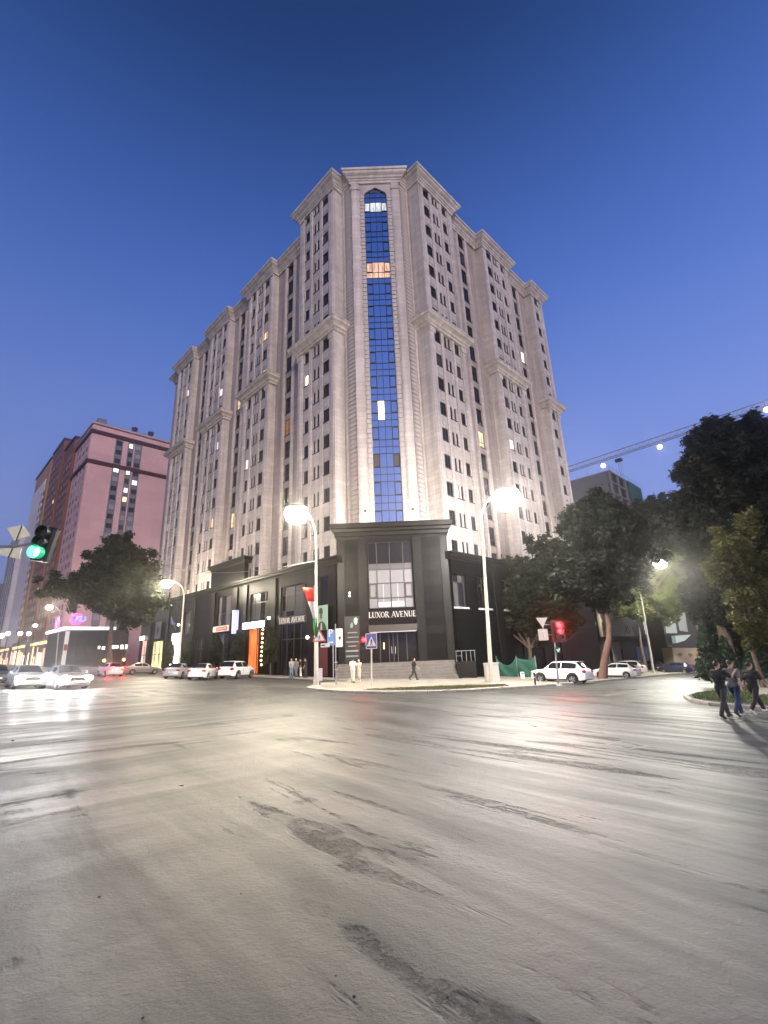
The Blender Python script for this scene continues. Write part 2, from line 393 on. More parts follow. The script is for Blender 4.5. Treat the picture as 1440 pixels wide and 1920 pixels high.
# ------------------------------------------------------------------ the corner tower block
def slabs(m, w, h, tone, depth):
    """cladding slabs: each a shade of its own, with fine open joints in relief"""
    n, l = m.node_tree.nodes, m.node_tree.links; b = n['Principled BSDF']; src = b.inputs['Base Color'].links[0].from_socket
    tc = n.new('ShaderNodeTexCoord'); s_ = n.new('ShaderNodeSeparateXYZ'); c_ = n.new('ShaderNodeCombineXYZ'); ad = n.new('ShaderNodeMath'); l.new(tc.outputs['Object'], s_.inputs[0]); l.new(s_.outputs[0], ad.inputs[0]); l.new(s_.outputs[1], ad.inputs[1])
    l.new(ad.outputs[0], c_.inputs[0]); l.new(s_.outputs[2], c_.inputs[1])
    t = n.new('ShaderNodeTexBrick'); t.inputs['Scale'].default_value = 1; t.inputs['Mortar Size'].default_value = .012; t.inputs['Brick Width'].default_value = w; t.inputs['Row Height'].default_value = h
    t.inputs['Color1'].default_value = (1 - tone,) * 3 + (1,); t.inputs['Color2'].default_value = (1 + tone,) * 3 + (1,); t.inputs['Mortar'].default_value = (.55, .55, .55, 1); l.new(c_.outputs[0], t.inputs['Vector'])
    x = n.new('ShaderNodeMix'); x.data_type = 'RGBA'; x.blend_type = 'MULTIPLY'; x.inputs[0].default_value = 1; l.new(src, x.inputs[6]); l.new(t.outputs['Color'], x.inputs[7]); l.new(x.outputs[2], b.inputs['Base Color'])
    bp = n.new('ShaderNodeBump'); bp.invert = True; bp.inputs['Strength'].default_value = depth; bp.inputs['Distance'].default_value = .03; l.new(t.outputs['Fac'], bp.inputs['Height'])
    if b.inputs['Normal'].links: l.new(b.inputs['Normal'].links[0].from_socket, bp.inputs['Normal'])
    l.new(bp.outputs[0], b.inputs['Normal'])
def stone_mat(name, col, var=.10, rough=.62):
    m = mat(name, col, rough, var=var, vscale=.5, bump=.18, bscale=6)
    # rain streaks: a second noise, drawn out down the wall
    n, l = m.node_tree.nodes, m.node_tree.links; b = n['Principled BSDF']; src = b.inputs['Base Color'].links[0].from_socket
    tc = n.new('ShaderNodeTexCoord'); mp = n.new('ShaderNodeMapping'); mp.inputs['Scale'].default_value = (1.6, 1.6, .07); l.new(tc.outputs['Object'], mp.inputs['Vector'])
    t = n.new('ShaderNodeTexNoise'); t.inputs['Scale'].default_value = 1.; t.inputs['Detail'].default_value = 5; l.new(mp.outputs[0], t.inputs['Vector'])
    r = n.new('ShaderNodeMapRange'); r.inputs[1].default_value = .35; r.inputs[2].default_value = .62; r.inputs[3].default_value = .74; r.inputs[4].default_value = 1.04; l.new(t.outputs[0], r.inputs[0])
    x = n.new('ShaderNodeMix'); x.data_type = 'RGBA'; x.blend_type = 'MULTIPLY'; x.inputs[0].default_value = 1; l.new(src, x.inputs[6]); l.new(r.outputs[0], x.inputs[7]); l.new(x.outputs[2], b.inputs['Base Color'])
    slabs(m, 1.15, .57, .10, .35)
    return m
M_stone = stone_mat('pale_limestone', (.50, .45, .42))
M_stone2 = stone_mat('shaded_limestone', (.36, .305, .275))  # shade of the recessed walls put into a darker stone tone
M_trim = stone_mat('limestone_trim', (.54, .485, .45))
M_gran = mat('black_granite', (.006, .0056, .0056), .40, var=.5, vscale=2.2, spec=.10)
M_gran2 = mat('polished_granite_trim', (.011, .0105, .010), .38, var=.4, vscale=3, spec=.12)
slabs(M_gran, 1.25, .8, .28, .4)
M_frame = mat('dark_window_frame', (.018, .017, .018), .4)
M_steel = mat('brushed_steel', (.55, .55, .55), .35, metal=1)
def glass_mat(name, col, rough=.06, emit=None, estr=0., spec=.5, metal=0.): return mat(name, col, rough, metal, emit, estr, spec=spec)
M_dark = [glass_mat('dark_glass', (.012, .011, .014), .08), glass_mat('dark_glass_brown', (.022, .015, .013), .1), glass_mat('dark_glass_blue', (.014, .016, .026), .06), glass_mat('drawn_curtain_glass', (.075, .068, .072), .25)]
def room(m, fold=7.):
    n, l = m.node_tree.nodes, m.node_tree.links; b = n['Principled BSDF']; tc = n.new('ShaderNodeTexCoord'); mp = n.new('ShaderNodeMapping'); mp.inputs['Scale'].default_value = (fold, fold, .55); l.new(tc.outputs['Object'], mp.inputs['Vector'])
    oi = n.new('ShaderNodeObjectInfo'); av = n.new('ShaderNodeVectorMath'); av.operation = 'ADD'; l.new(mp.outputs[0], av.inputs[0]); l.new(oi.outputs['Location'], av.inputs[1])
    t = n.new('ShaderNodeTexNoise'); t.inputs['Scale'].default_value = 1.; t.inputs['Detail'].default_value = 3; l.new(av.outputs[0], t.inputs['Vector'])
    r = n.new('ShaderNodeMapRange'); e_ = b.inputs['Emission Strength'].default_value; r.inputs[1].default_value = .34; r.inputs[2].default_value = .66; r.inputs[3].default_value = e_ * .25; r.inputs[4].default_value = e_ * 1.5; l.new(t.outputs[0], r.inputs[0]); l.new(r.outputs[0], b.inputs['Emission Strength'])
    return m
M_lit = dict(warm=glass_mat('warm_lit_room', (.5, .4, .3), .4, (1., .70, .36), 1.5), white=glass_mat('white_lit_room', (.6, .6, .6), .4, (1., .93, .80), 2.2), dim=glass_mat('dim_orange_room', (.3, .15, .06), .4, (.85, .36, .10), .22), cool=glass_mat('cool_lit_room', (.5, .5, .55), .4, (.85, .92, 1.), 1.0))
for m_ in M_lit.values(): room(m_)
M_blue = glass_mat('blue_mirror_glass', (.80, .88, 1.0), .025, metal=1.)

tower = thing('corner_apartment_tower', 'sixteen storey pale stone apartment tower on a black granite base', 'building', (O.x, O.y, 0), GRID)
T0, PITCH_Z = 13.12, 3.395
TOPS = [T0 + PITCH_Z * j for j in range(16)]
WH = 1.66
# window meshes, shared
def win_mesh(w, h, arch=False, bars=1):
    """stone-set window frame, origin at bottom middle of the opening, outward -Y, 0.3 deep in the wall"""
    f = MB(); t = .055; y0, y1 = -.04, .03
    f.box(-w / 2, -w / 2 + t, y0, y1, 0, h); f.box(w / 2 - t, w / 2, y0, y1, 0, h)
    f.box(-w / 2 + t, w / 2 - t, y0, y1, 0, t); f.box(-w / 2 + t, w / 2 - t, y0, y1, h - t, h)
    if bars >= 1: f.box(.1, .1 + t, y0 + .005, y1 - .005, t, h - t)
    if bars >= 2: f.box(-w / 2 + t, w / 2 - t, y0 + .01, y1 - .01, h * .30, h * .30 + t)
    f.bev(-w / 2 - .09, w / 2 + .09, -.22, -.02, -.11, -.002, .02)      # sill
    return f.mesh('window', M_frame)
def pane_mesh(w, h): return MB().box(-w / 2 + .03, w / 2 - .03, .031, .05, .03, h - .03).mesh('pane', M_dark[0])
WM = {k: (win_mesh(w, h, bars=b), pane_mesh(w, h)) for k, (w, h, b) in dict(wide=(1.18, WH, 1), slim=(.44, WH, 0), tall=(1.36, 2.42, 2), arch=(1.36, 2.0, 2)).items()}
PANE_M = {}
def pane_variant(kind, m):
    k = (kind, m.name)
    if k not in PANE_M:
        me = WM[kind][1].copy(); me.materials.clear(); me.materials.append(m); PANE_M[k] = me
    return PANE_M[k]
win_count = 0
far_frames, far_panes = MB(), MB()
def add_mesh(mb, me, M):
    mb.add([M @ v.co for v in me.vertices], [tuple(p.vertices) for p in me.polygons])
LIT = {}
def window(face, kind, u, z, key=None, far=False):
    M = Matrix.Translation(face.P(u, -.13, z)) @ Matrix.Rotation(face.rot(), 4, 'Z')
    if far:
        add_mesh(far_frames, WM[kind][0], M)
        if key not in LIT: add_mesh(far_panes, WM[kind][1], M); return
    w = None
    if not far:
        w = link('window', WM[kind][0], tower, face.P(u, -.13, z), (0, 0, face.rot()))
    m = M_lit[LIT[key]] if key in LIT else random.choices(M_dark, (5, 4, 4, 1.6))[0]
    p = link('pane' if not far else 'lit_pane', pane_variant(kind, m), w if w else tower)
    if far: p.location = face.P(u, -.13, z); p.rotation_euler = (0, 0, face.rot())
    else: p.rotation_euler = (random.uniform(-.006, .006), 0, random.uniform(-.006, .006))
# which rooms are lit: (face, bay, column, row from the bottom)
for k, v in {('L', 0, 'l', 14 - 4 - 2 - 1): 'white'}.items(): LIT[k] = v
LIT.clear()
LIT.update({('L', 'b1', 2, 7): 'white', ('L', 'g1', 0, 6): 'dim', ('L', 'b2', 0, 11): 'warm', ('L', 'b2', 1, 11): 'warm', ('L', 'b2', 0, 9): 'warm', ('L', 'b2', 2, 5): 'white',
            ('L', 'g2', 0, 9): 'warm', ('L', 'g2', 0, 3): 'warm', ('L', 'b3', 0, 10): 'white', ('L', 'b3', 0, 7): 'cool', ('L', 'b3', 0, 3): 'warm', ('L', 'g3', 0, 0): 'warm', ('L', 'b4', 0, 12): 'white', ('L', 'b4', 2, 4): 'cool',
            ('R', 'g1', 0, 5): 'warm', ('R', 'b2', 0, 5): 'white', ('R', 'g2', 0, 11): 'white', ('R', 'b1', 1, 2): 'cool'})

SPAN = MB().bev(-.46, .46, -.05, 0, 0, PITCH_Z - WH - .7, .02).mesh('spandrel_panel', M_trim)
PIL = .92                                                # width of the corner pilasters of a bay
def bay(face, name, c, hw, zb, top, rows, wins, z_mid=None, far=False, single=False, dcore=-2.2):
    """a projecting bay: pilasters, ribs between the window columns, spandrels, entablature"""
    sgn = 1 if face.k == 'R' else -1
    cols = [] if single else [(-1.98, 'wide'), (-.38, 'slim'), (.38, 'slim'), (1.98, 'wide')]
    if single: cols = [(0., 'wide')]
    wd = {'wide': 1.18, 'slim': .44}
    holes = []
    for t in rows:
        for cu, k in cols: holes.append((c + cu - wd[k] / 2, c + cu + wd[k] / 2, t - WH, t))
    b = MB()
    for u0, u1, z0, z1 in rects(c - hw, c + hw, zb, top, holes): face.box(b, u0, u1, -.36, 0, z0, z1)
    face.box(b, c - hw, c + hw, dcore, -.362, zb, top)
    b.build('bay_wall', M_stone, tower)
    p = MB()
    inner = (2.62 if not single else .75)
    for s in (-1, 1):
        a0, a1 = sorted((c + s * hw, c + s * (hw - PIL)))
        face.box(p, a0 - .02, a1 + .02, .002, .16, zb, top - .9); face.box(p, a0 + .16, a1 - .16, .162, .24, zb, top - 1.1)
        face.box(p, a0 - .09, a1 + .09, .002, .30, top - .9, top - .62); face.box(p, a0 + .05, a1 - .05, .002, .26, top - .62, top - .003)
        if not single:
            face.box(p, c + s * 1.17 - .25, c + s * 1.17 + .25, .002, .15, zb, top - .5)
            face.box(p, c + s * 1.17 - .31, c + s * 1.17 + .31, .002, .20, top - .5, top - .003)
        if z_mid:
            face.box(p, a0 - .09, a1 + .09, .241, .34, z_mid - 1.2, z_mid - .5)
    p.build('pilaster', M_trim, tower)
    if not far:                                          # thin raised panels between the windows
        for t in rows:
            for cu, k in cols:
                if k == 'wide': link('spandrel_panel', SPAN, tower, face.P(c + cu, .002, t + .35), (0, 0, face.rot()))
    for ri, t in enumerate(rows):
        for ci, (cu, k) in enumerate([(q, k) for q, k in cols]):
            key = (face.k, name, {0: 0, 1: 1, 2: 1, 3: 2}[ci] if not single else 0, ri)
            if key in LIT and ci == 2: key = None
            window(face, k, c + cu, t - WH, key, far)
def cornice(name, pts, z0, prof, m=None, closed=False):
    """sweeps a (out, up) profile round the plan points (local b, a), outward to the right hand of travel"""
    m = m or M_trim; n = len(pts); P = [Vector((x, y, 0)) for x, y in pts]; mb = MB(); vs = []
    def nrm(a, b): d = (b - a).normalized(); return Vector((d.y, -d.x, 0))
    for i, p in enumerate(P):
        a = nrm(P[i - 1], p) if i > 0 else None; c = nrm(p, P[i + 1]) if i < n - 1 else None
        if a is None: o = c
        elif c is None: o = a
        else:
            o = a + c; o = o / max(.2, o.dot(a)) if o.length > 1e-6 else a
        for q, h in prof: vs.append(p + o * q + Vector((0, 0, z0 + h)))
    k = len(prof); fs = []
    for i in range(n - 1):
        for j in range(k): fs.append((i * k + j, (i + 1) * k + j, (i + 1) * k + (j + 1) % k, i * k + (j + 1) % k))
    fs += [tuple(range(k)), tuple((n - 1) * k + j for j in range(k - 1, -1, -1))]
    return mb.add(vs, fs).build(name, m, tower)
CORN = [(-.3, -.55), (.27, -.55), (.29, -.22), (.40, -.18), (.44, .0), (.60, .08), (.68, .30), (.98, .48), (1.06, .58), (1.06, .78), (1.22, .84), (1.26, 1.10), (1.26, 1.16), (-.3, 1.16)]
MIDC = [(-.3, -.3), (.36, -.3), (.38, .0), (.56, .06), (.66, .32), (1.05, .52), (1.12, .62), (1.12, .86), (1.24, .92), (1.24, 1.08), (-.3, 1.16)]
ZB, ZT = 10.4, 64.15
ZM = 40.55                                               # underside of the middle cornices
FR, FL1, FL2 = Face('R', 0.), Face('L', 0.), Face('L', .3)
GR, GL = Face('R', 1.30), Face('L', 1.30)
R1, R2, R3 = (11.6, 3.72), (27.4, 3.82), (41.35, 2.05)
L1, L2, L3, L4 = (12.38, 3.82), (28.0, 3.82), (42.5, 3.82), (57.7, 3.82)
ZL = 60.75                                               # the far bays of the shop street end one storey lower
bay(FR, 'b1', *R1, ZB, ZT, TOPS, WH, ZM); bay(FR, 'b2', *R2, ZB, ZT, TOPS, WH, ZM); bay(FR, 'b3', *R3, ZB, ZT, TOPS, WH, ZM, single=True)
bay(FL1, 'b1', *L1, ZB, ZT, TOPS, WH, ZM); bay(FL2, 'b2', *L2, ZB, ZL, TOPS[:15], WH, ZM); bay(FL2, 'b3', *L3, ZB, ZL, TOPS[:15], WH, ZM); bay(FL2, 'b4', *L4, ZB, ZL, TOPS[:15], WH, ZM, far=True)
def gap(face, name, u0, u1, cw, zb, top, rows, far=False):
    """the set-back strip between two bays with one column of tall windows, the top one arched"""
    holes = [(cw - .68, cw + .68, t - 2.55, t - .13) for t in rows[:-1]]
    t = rows[-1]; holes.append((cw - .68, cw + .68, t - 2.55, t - .55))
    b = MB()
    for a, c, z0, z1 in rects(u0, u1, zb, top, holes): face.box(b, a, c, -.36, 0, z0, z1)
    face.box(b, u0, u1, -1.2, -.362, zb, top)
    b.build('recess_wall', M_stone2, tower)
    p = MB()
    for s in (-1, 1):
        uc = cw + s * 1.15
        face.box(p, uc - .3, uc + .3, .002, .14, zb, top - .3); face.box(p, uc - .16, uc + .16, .142, .22, zb, top - .5)
    p.build('pilaster', M_trim, tower)
    for i, t in enumerate(rows[:-1]): window(face, 'tall', cw, t - 2.55, (face.k, name, 0, i), far)
    window(face, 'arch', cw, rows[-1] - 2.55, (face.k, name, 0, len(rows) - 1), far)
    # pointed arch head over the top window
    t = rows[-1] - .55; h = MB()
    arcp = [(cw - .68, t - .02), (cw + .68, t - .02), (cw + .62, t + .22), (cw + .42, t + .42), (cw, t + .66), (cw - .42, t + .42), (cw - .62, t + .22)]
    face.poly(h, arcp, .003, .03)
    h.build('arch_head', M_frame, tower)
gap(GR, 'g1', R1[0] + R1[1] - .05, R2[0] - R2[1] + .05, 19.55, ZB, ZT, TOPS); gap(GR, 'g2', R2[0] + R2[1] - .05, R3[0] - R3[1] + .05, 35.6, ZB, ZT, TOPS)
gap(GL, 'g1', L1[0] + L1[1] - .05, L2[0] - L2[1] + .05, 20.75, ZB, ZL, TOPS[:15]); gap(GL, 'g2', L2[0] + L2[1] - .05, L3[0] - L3[1] + .05, 35.6, ZB, ZL, TOPS[:15]); gap(GL, 'g3', L3[0] + L3[1] - .05, L4[0] - L4[1] + .05, 50.3, ZB, ZL, TOPS[:15], far=True)
tag(far_frames.build('window_frames', M_frame, tower, fix=False), kind='stuff'); tag(far_panes.build('window_panes', M_dark[0], tower, fix=False), kind='stuff')
# the end piece past the last bay, and the body of the block behind
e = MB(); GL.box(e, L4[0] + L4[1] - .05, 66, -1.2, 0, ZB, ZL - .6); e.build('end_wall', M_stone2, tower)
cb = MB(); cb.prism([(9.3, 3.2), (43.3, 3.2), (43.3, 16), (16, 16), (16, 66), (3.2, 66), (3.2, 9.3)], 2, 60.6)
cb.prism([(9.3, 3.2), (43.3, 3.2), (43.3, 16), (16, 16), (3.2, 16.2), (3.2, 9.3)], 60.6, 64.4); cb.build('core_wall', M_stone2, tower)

# rounded corner: recessed rusticated cheeks, then the projecting chamfer with the glass strip
K = 8.0; SC = -.28                                       # chamfer line a + b = K, its middle
FC = Face('C', K)
CW, GW = 3.27, 1.54
cheek = MB()
cr = Face('R', 2.0); cl = Face('L', 1.62)
cr.box(cheek, 6.15, R1[0] - R1[1] + .05, -1.4, -.08, ZB, ZT); cl.box(cheek, 6.5, L1[0] - L1[1] + .05, -1.4, -.08, ZB, ZT)
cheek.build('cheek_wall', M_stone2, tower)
ch = .565
nco = int((ZT - .2 - 14) / ch)
for f_, u0_, u1 in ((cr, 6.3, R1[0] - R1[1] - .45), (cl, 6.65, L1[0] - L1[1] - .45)):
    me = None
    for i in range(nco):
        z = 14 + i * ch
        if me is None:
            mb = MB(); mb.bev(-(u1 - u0_) / 2, (u1 - u0_) / 2, -.13, .10, .06, ch, .05); me = mb.mesh('stone_course', M_stone)
        o = link('stone_course', me, tower, f_.P((u0_ + u1) / 2, 0, z), (0, 0, f_.rot())); o.location.z += random.uniform(-.002, .002)
    p = MB(); f_.box(p, u1 + .002, u1 + .36, -.1, .20, 13, ZT - .9); f_.box(p, u1 - .04, u1 + .40, -.1, .28, ZT - .9, ZT - .01); p.build('pilaster', M_trim, tower)
# chamfer body
cf = MB()
for s in (-1, 1):
    a0, a1 = sorted((SC + s * GW, SC + s * CW)); FC.box(cf, a0, a1, -2.5, 0, 13, ZT)
FC.box(cf, SC - GW, SC + GW, -2.5, -.5, 13, ZT)
FC.box(cf, SC - GW, SC + GW, -.499, 0, ZT - .9, ZT - .002)
cf.build('chamfer_wall', M_stone, tower)
pl = MB()
for s in (-1, 1):
    a0, a1 = sorted((SC + s * (CW - 1.05), SC + s * CW))
    FC.box(pl, a0, a1, .002, .16, 13, ZT - 1.6); FC.box(pl, a0 + .16, a1 - .16, .162, .24, 15, ZT - 1.9)
    FC.box(pl, a0 - .08, a1 + .08, .002, .30, ZT - 1.6, ZT - 1.2); FC.box(pl, a0, a1, .002, .22, ZT - 1.2, ZT - .01)
pl.build('pilaster', M_trim, tower)
qm = {}
for s in (-1, 1):
    for i in range(int((ZT - 2.2 - 14) / .62)):
        z = 14 + i * .62; w = .62 if i % 2 else .50
        if w not in qm: qm[w] = MB().bev(-w / 2, w / 2, -.10, .02, .055, .62, .04).mesh('quoin_stone', M_stone)
        o = link('quoin_stone', qm[w], tower, FC.P(SC + s * (GW + .02 + w / 2), 0, z), (0, 0, FC.rot()))
# the arch of the glass strip
ah = MB(); z0 = ZT - 2.85
arc = [(GW, 0), (GW - .03, .62), (GW - .20, .92), (GW - .55, 1.22), (0, 1.82)]
left = [(SC - u, z0 + z) for u, z in arc]; right_ = [(SC + u, z0 + z) for u, z in arc]
FC.poly(ah, left[::1] + [(SC, ZT - .91), (SC - GW, ZT - .91)], -.2, -.001); FC.poly(ah, right_[::1] + [(SC, ZT - .91), (SC + GW, ZT - .91)], -.2, -.001)
ah.build('arch_surround', M_stone, tower)
# curtain-wall panes: per storey two short rows and one tall row, four columns
cw_ = GW * 2 / 4
rows_ = []
zc = T0 + PITCH_Z * 0 + .6
for j in range(16):
    t = TOPS[j]
    rows_ += [(t - WH, t, 'tall')] + ([(t, t + .87, 'short'), (t + .87, t + PITCH_Z - WH, 'short')] if j < 15 else [])
pm = {}
def strip_pane(w, h, m):
    k = (round(w, 3), round(h, 3), m.name)
    if k not in pm: pm[k] = MB().box(-w / 2 + .02, w / 2 - .02, -.012, .012, .02, h - .02).mesh('glass_pane', m)
    return pm[k]
fr = MB()
for i in range(5): FC.box(fr, SC - GW + i * cw_ - .03, SC - GW + i * cw_ + .03, -.33, -.19, 13, ZT - .7 if i in (1, 2, 3) else ZT - 1.6)
litstrip = {14: ('white', (0, 1, 2, 3)), 10: ('warm', (0, 1, 2, 3)), 5: ('white', (1,))}
M_lwarm = glass_mat('peach_lit_glass', (.5, .35, .25), .2, (1., .58, .38), .7); M_lwhite = glass_mat('pale_lit_glass', (.5, .5, .5), .2, (.85, .93, 1.), .6); M_lhot = glass_mat('bright_lit_glass', (.5, .5, .5), .2, (1., .85, .55), 3.2)
for m_ in (M_lwarm, M_lwhite): room(m_, 3.)
for z0_, z1_, kd in rows_:
    FC.box(fr, SC - GW, SC + GW, -.325, -.195, z0_ - .028, z0_ + .028)
    j = int(round((z0_ + WH - T0) / PITCH_Z)) if kd == 'tall' else int((z0_ - T0 + .01) / PITCH_Z)
    for i in range(4):
        m = M_blue
        if kd == 'tall':
            if j == 14: m = M_lwhite
            if j == 11: m = M_lwarm
            if j == 5 and i == 1: m = M_lhot
            if j == 3 and i in (0, 3) : m = M_dark[3]
        elif j == 10 and z0_ > TOPS[10] + .5: m = M_lwarm
        elif j == 4 and i == 1 and z0_ > TOPS[4] + .5: m = M_lhot
        o = link('glass_pane', strip_pane(cw_, z1_ - z0_, m), tower, FC.P(SC - GW + (i + .5) * cw_, -.26, z0_), (random.gauss(0, .004), random.gauss(0, .002), FC.rot() + random.gauss(0, .004)))
        if kd == 'tall' and i in (0, 3):                 # the openable sash
            sk = round(z1_ - z0_, 3)
            if sk not in pm:
                w = cw_ / 2 - .03; of = MB(); hh = z1_ - z0_
                for s in (-1, 1): of.box(s * w - .045, s * w + .045, -.11, -.02, .03, hh - .03)
                of.box(-w + .045, w - .045, -.108, -.022, .03, .12); of.box(-w + .045, w - .045, -.108, -.022, hh - .12, hh - .03); pm[sk] = of.mesh('sash', M_frame)
            link('sash', pm[sk], tower, FC.P(SC - GW + (i + .5) * cw_, -.26, z0_), (0, 0, FC.rot()))
fr.build('mullion', M_frame, tower)
FCd = MB(); FC.box(FCd, SC - GW, SC + GW, -.30, -.22, 13, TOPS[0] - WH); FCd.build('lower_glass', M_dark[2], tower)

# cornices: one broken line round bays, recesses and corner
r1a, r1b = R1[0] - R1[1], R1[0] + R1[1]; r2a, r2b = R2[0] - R2[1], R2[0] + R2[1]; r3a, r3b = R3[0] - R3[1], R3[0] + R3[1]
l1a, l1b = L1[0] - L1[1], L1[0] + L1[1]; l2a, l2b = L2[0] - L2[1], L2[0] + L2[1]; l3a, l3b = L3[0] - L3[1], L3[0] + L3[1]; l4a, l4b = L4[0] - L4[1], L4[0] + L4[1]
q = math.sqrt(.5)
def cpt(u, d=0.): p = FC.P(u, d, 0); return (p[0], p[1])
c0, c1 = cpt(SC - CW), cpt(SC + CW)
# seen from above the walk goes from the end of the shop street round the corner to the other street
main = [(2.6, l1b), (0, l1b), (0, l1a), (1.62, l1a), (1.62, c0[1] + (1.62 - c0[0])), c0, c1, (c1[0] + (2.0 - c1[1]), 2.0), (r1a, 2.0), (r1a, 0), (r1b, 0), (r1b, 1.3), (r2a, 1.3), (r2a, 0), (r2b, 0), (r2b, 1.3), (r3a, 1.3), (r3a, 0), (r3b, 0), (r3b, 3)]
cornice('top_cornice', main, ZT, CORN)
leftl = [(2.6, 66), (1.3, 66), (1.3, l4b), (.3, l4b), (.3, l4a), (1.3, l4a), (1.3, l3b), (.3, l3b), (.3, l3a), (1.3, l3a), (1.3, l2b), (.3, l2b), (.3, l2a), (1.3, l2a), (1.3, l1b + .02)]
cornice('top_cornice', leftl, ZL, CORN)
for f_, a0, a1, of_, back in (('R', r1a, r1b, 0, 2.0), ('R', r2a, r2b, 0, 1.3), ('R', r3a, r3b, 0, 1.3)):
    cornice('middle_cornice', [(a0, back), (a0, of_), (a1, of_), (a1, 1.3)], ZM, MIDC)
for a0, a1, of_, back in ((l1a, l1b, 0, 1.62), (l2a, l2b, .3, 1.3), (l3a, l3b, .3, 1.3), (l4a, l4b, .3, 1.3)):
    cornice('middle_cornice', [(1.3, a1), (of_, a1), (of_, a0), (back, a0)], ZM, MIDC)
# lid of the roof
rf = MB(); rf.prism([(2, l1b), (.2, l1b), (.2, l1a), (1.7, l1a), (1.7, 6.4), (6.1, 2.1), (r1a, 2.1), (r1a, .2), (r3b, .2), (r3b, 16), (16, 16)], ZT + .85, ZT + 1.05); rf.prism([(16, 66), (1.4, 66), (1.4, l1b + .1), (16, l1b + .1)], ZL + .85, ZL + 1.05)
rf.build('roof', mat('roof_felt', (.12, .11, .11), .9), tower)
# little lamps standing on the middle cornices
for f_, u in ((FR, r1a + .3), (FR, r1b - .2), (FR, r2a + .3), (FR, r2b - .2), (FL1, l1a + .3), (FL1, l1b - .2), (FL2, l2a + .3)):
    b = MB(); f_.box(b, u - .10, u + .10, .55, .8, ZM + .96, ZM + 1.2); b.build('floodlight', M_frame, tower)
for s in (-1, 1):
    b = MB(); FC.box(b, SC + s * 2.6 - .1, SC + s * 2.6 + .1, .24, .5, 16.3, 16.5); b.build('floodlight', M_frame, tower)

# ------------------------------------------------------------------ granite base
PO = -.5
PR, PL, PC = Face('R', PO), Face('L', PO), Face('C', 7.5)
ZPT = 10.75
def base_win(face, u0, u1, z0, z1, ncol, zs, m=None, name='shop_window'):
    fr = MB(); t = .05
    us = [u0 + (u1 - u0) * x for x in ncol]
    for u in us: face.box(fr, max(u0, u - t), min(u1, u + t), -.34, -.20, z0, z1)
    for z in zs: face.box(fr, u0, u1, -.335, -.205, max(z0, z - t), min(z1, z + t))
    root = fr.build(name, M_frame, tower)
    for a, b in zip(us, us[1:]):
        for c, d in zip(zs, zs[1:]):
            mm = m[0] if isinstance(m, list) and random.random() < .55 else (random.choice(m) if isinstance(m, list) else m)
            pb = MB(); face.box(pb, a + t, b - t, -.28, -.26, c + t, d - t); pb.build('pane', mm, root)
    return root
M_cur = glass_mat('curtained_glass', (.13, .13, .14), .25, (.8, .82, .9), .05); M_cur2 = glass_mat('curtained_glass_dim', (.07, .068, .068), .2, (.9, .85, .8), .012); M_shop = glass_mat('dark_shop_glass', (.012, .010, .010), .05)  # faint emission stands for dim room light on the curtains
Lh = [(13.45, 18.6, 5.95, 9.45), (21.5, 25.8, 5.85, 9.4), (13.6, 18.5, -.4, 5.1), (21.6, 26.2, -.4, 5.0), (30.6, 35.0, 5.9, 10.0), (31.2, 34.6, -.4, 4.9), (38.5, 41.5, -.4, 4.6), (44.0, 46.3, 5.4, 8.8), (47.2, 51.6, -.4, 5.75), (54.5, 59.6, -.4, 4.8), (62.4, 65.2, -.4, 5.2), (9.5, 11.3, 5.9, 9.7)]
pb = MB()
for a, b, c, d in rects(8.2, 66, -2.5, ZPT, Lh): PL.box(pb, a, b, -.4, 0, c, d)
Rh = [(8.0, 10.3, 5.8, 9.2), (12.4, 14.8, 5.8, 9.2), (17.5, 19.9, 5.8, 9.2), (22.5, 24.9, 5.8, 9.2)]
for a, b, c, d in rects(8.2 - .25, 43.4, -4, ZPT, Rh): PR.box(pb, a, b, -.4, 0, c, d)
pb.prism([(9.5, .55), (43.3, .55), (43.3, 9), (9, 43), (9, 66), (.55, 66), (.55, 9.5)], -3.6, 10.3)
pb.build('granite_wall', M_gran, tower)
for u in (12.35, 20.1, 27.0, 29.6, 36.2, 43.1, 53.0, 61.0): b = MB(); PL.box(b, u - .55, u + .55, .002, .18, -2.5, ZPT - .05); b.build('granite_pier', M_gran2, tower)
for u in (16.2, 21.2, 26.2, 31.): b = MB(); PR.box(b, u - .45, u + .45, .002, .15, -4, ZPT - .05); b.build('granite_pier', M_gran2, tower)
PCORN = [(-.4, 0), (.06, 0), (.10, .18), (.26, .30), (.30, .52), (.46, .58), (.50, .78), (-.4, .80)]
cornice('granite_cornice', [(PO, 66), (PO, 7.5)], ZPT, PCORN, M_gran2); cornice('granite_cornice', [(7.5, PO), (43.4, PO), (43.4, 3)], ZPT, PCORN, M_gran2)
# the tall entrance pavilion in the shop street
b = MB(); PL.box(b, 27.2, 37.2, -.3, .25, ZPT + .81, 13.9); b.build('granite_attic', M_gran, tower); cornice('granite_cornice', [(2, 37.2), (PO - .25, 37.2), (PO - .25, 27.2), (2, 27.2)], 13.9, PCORN, M_gran2)
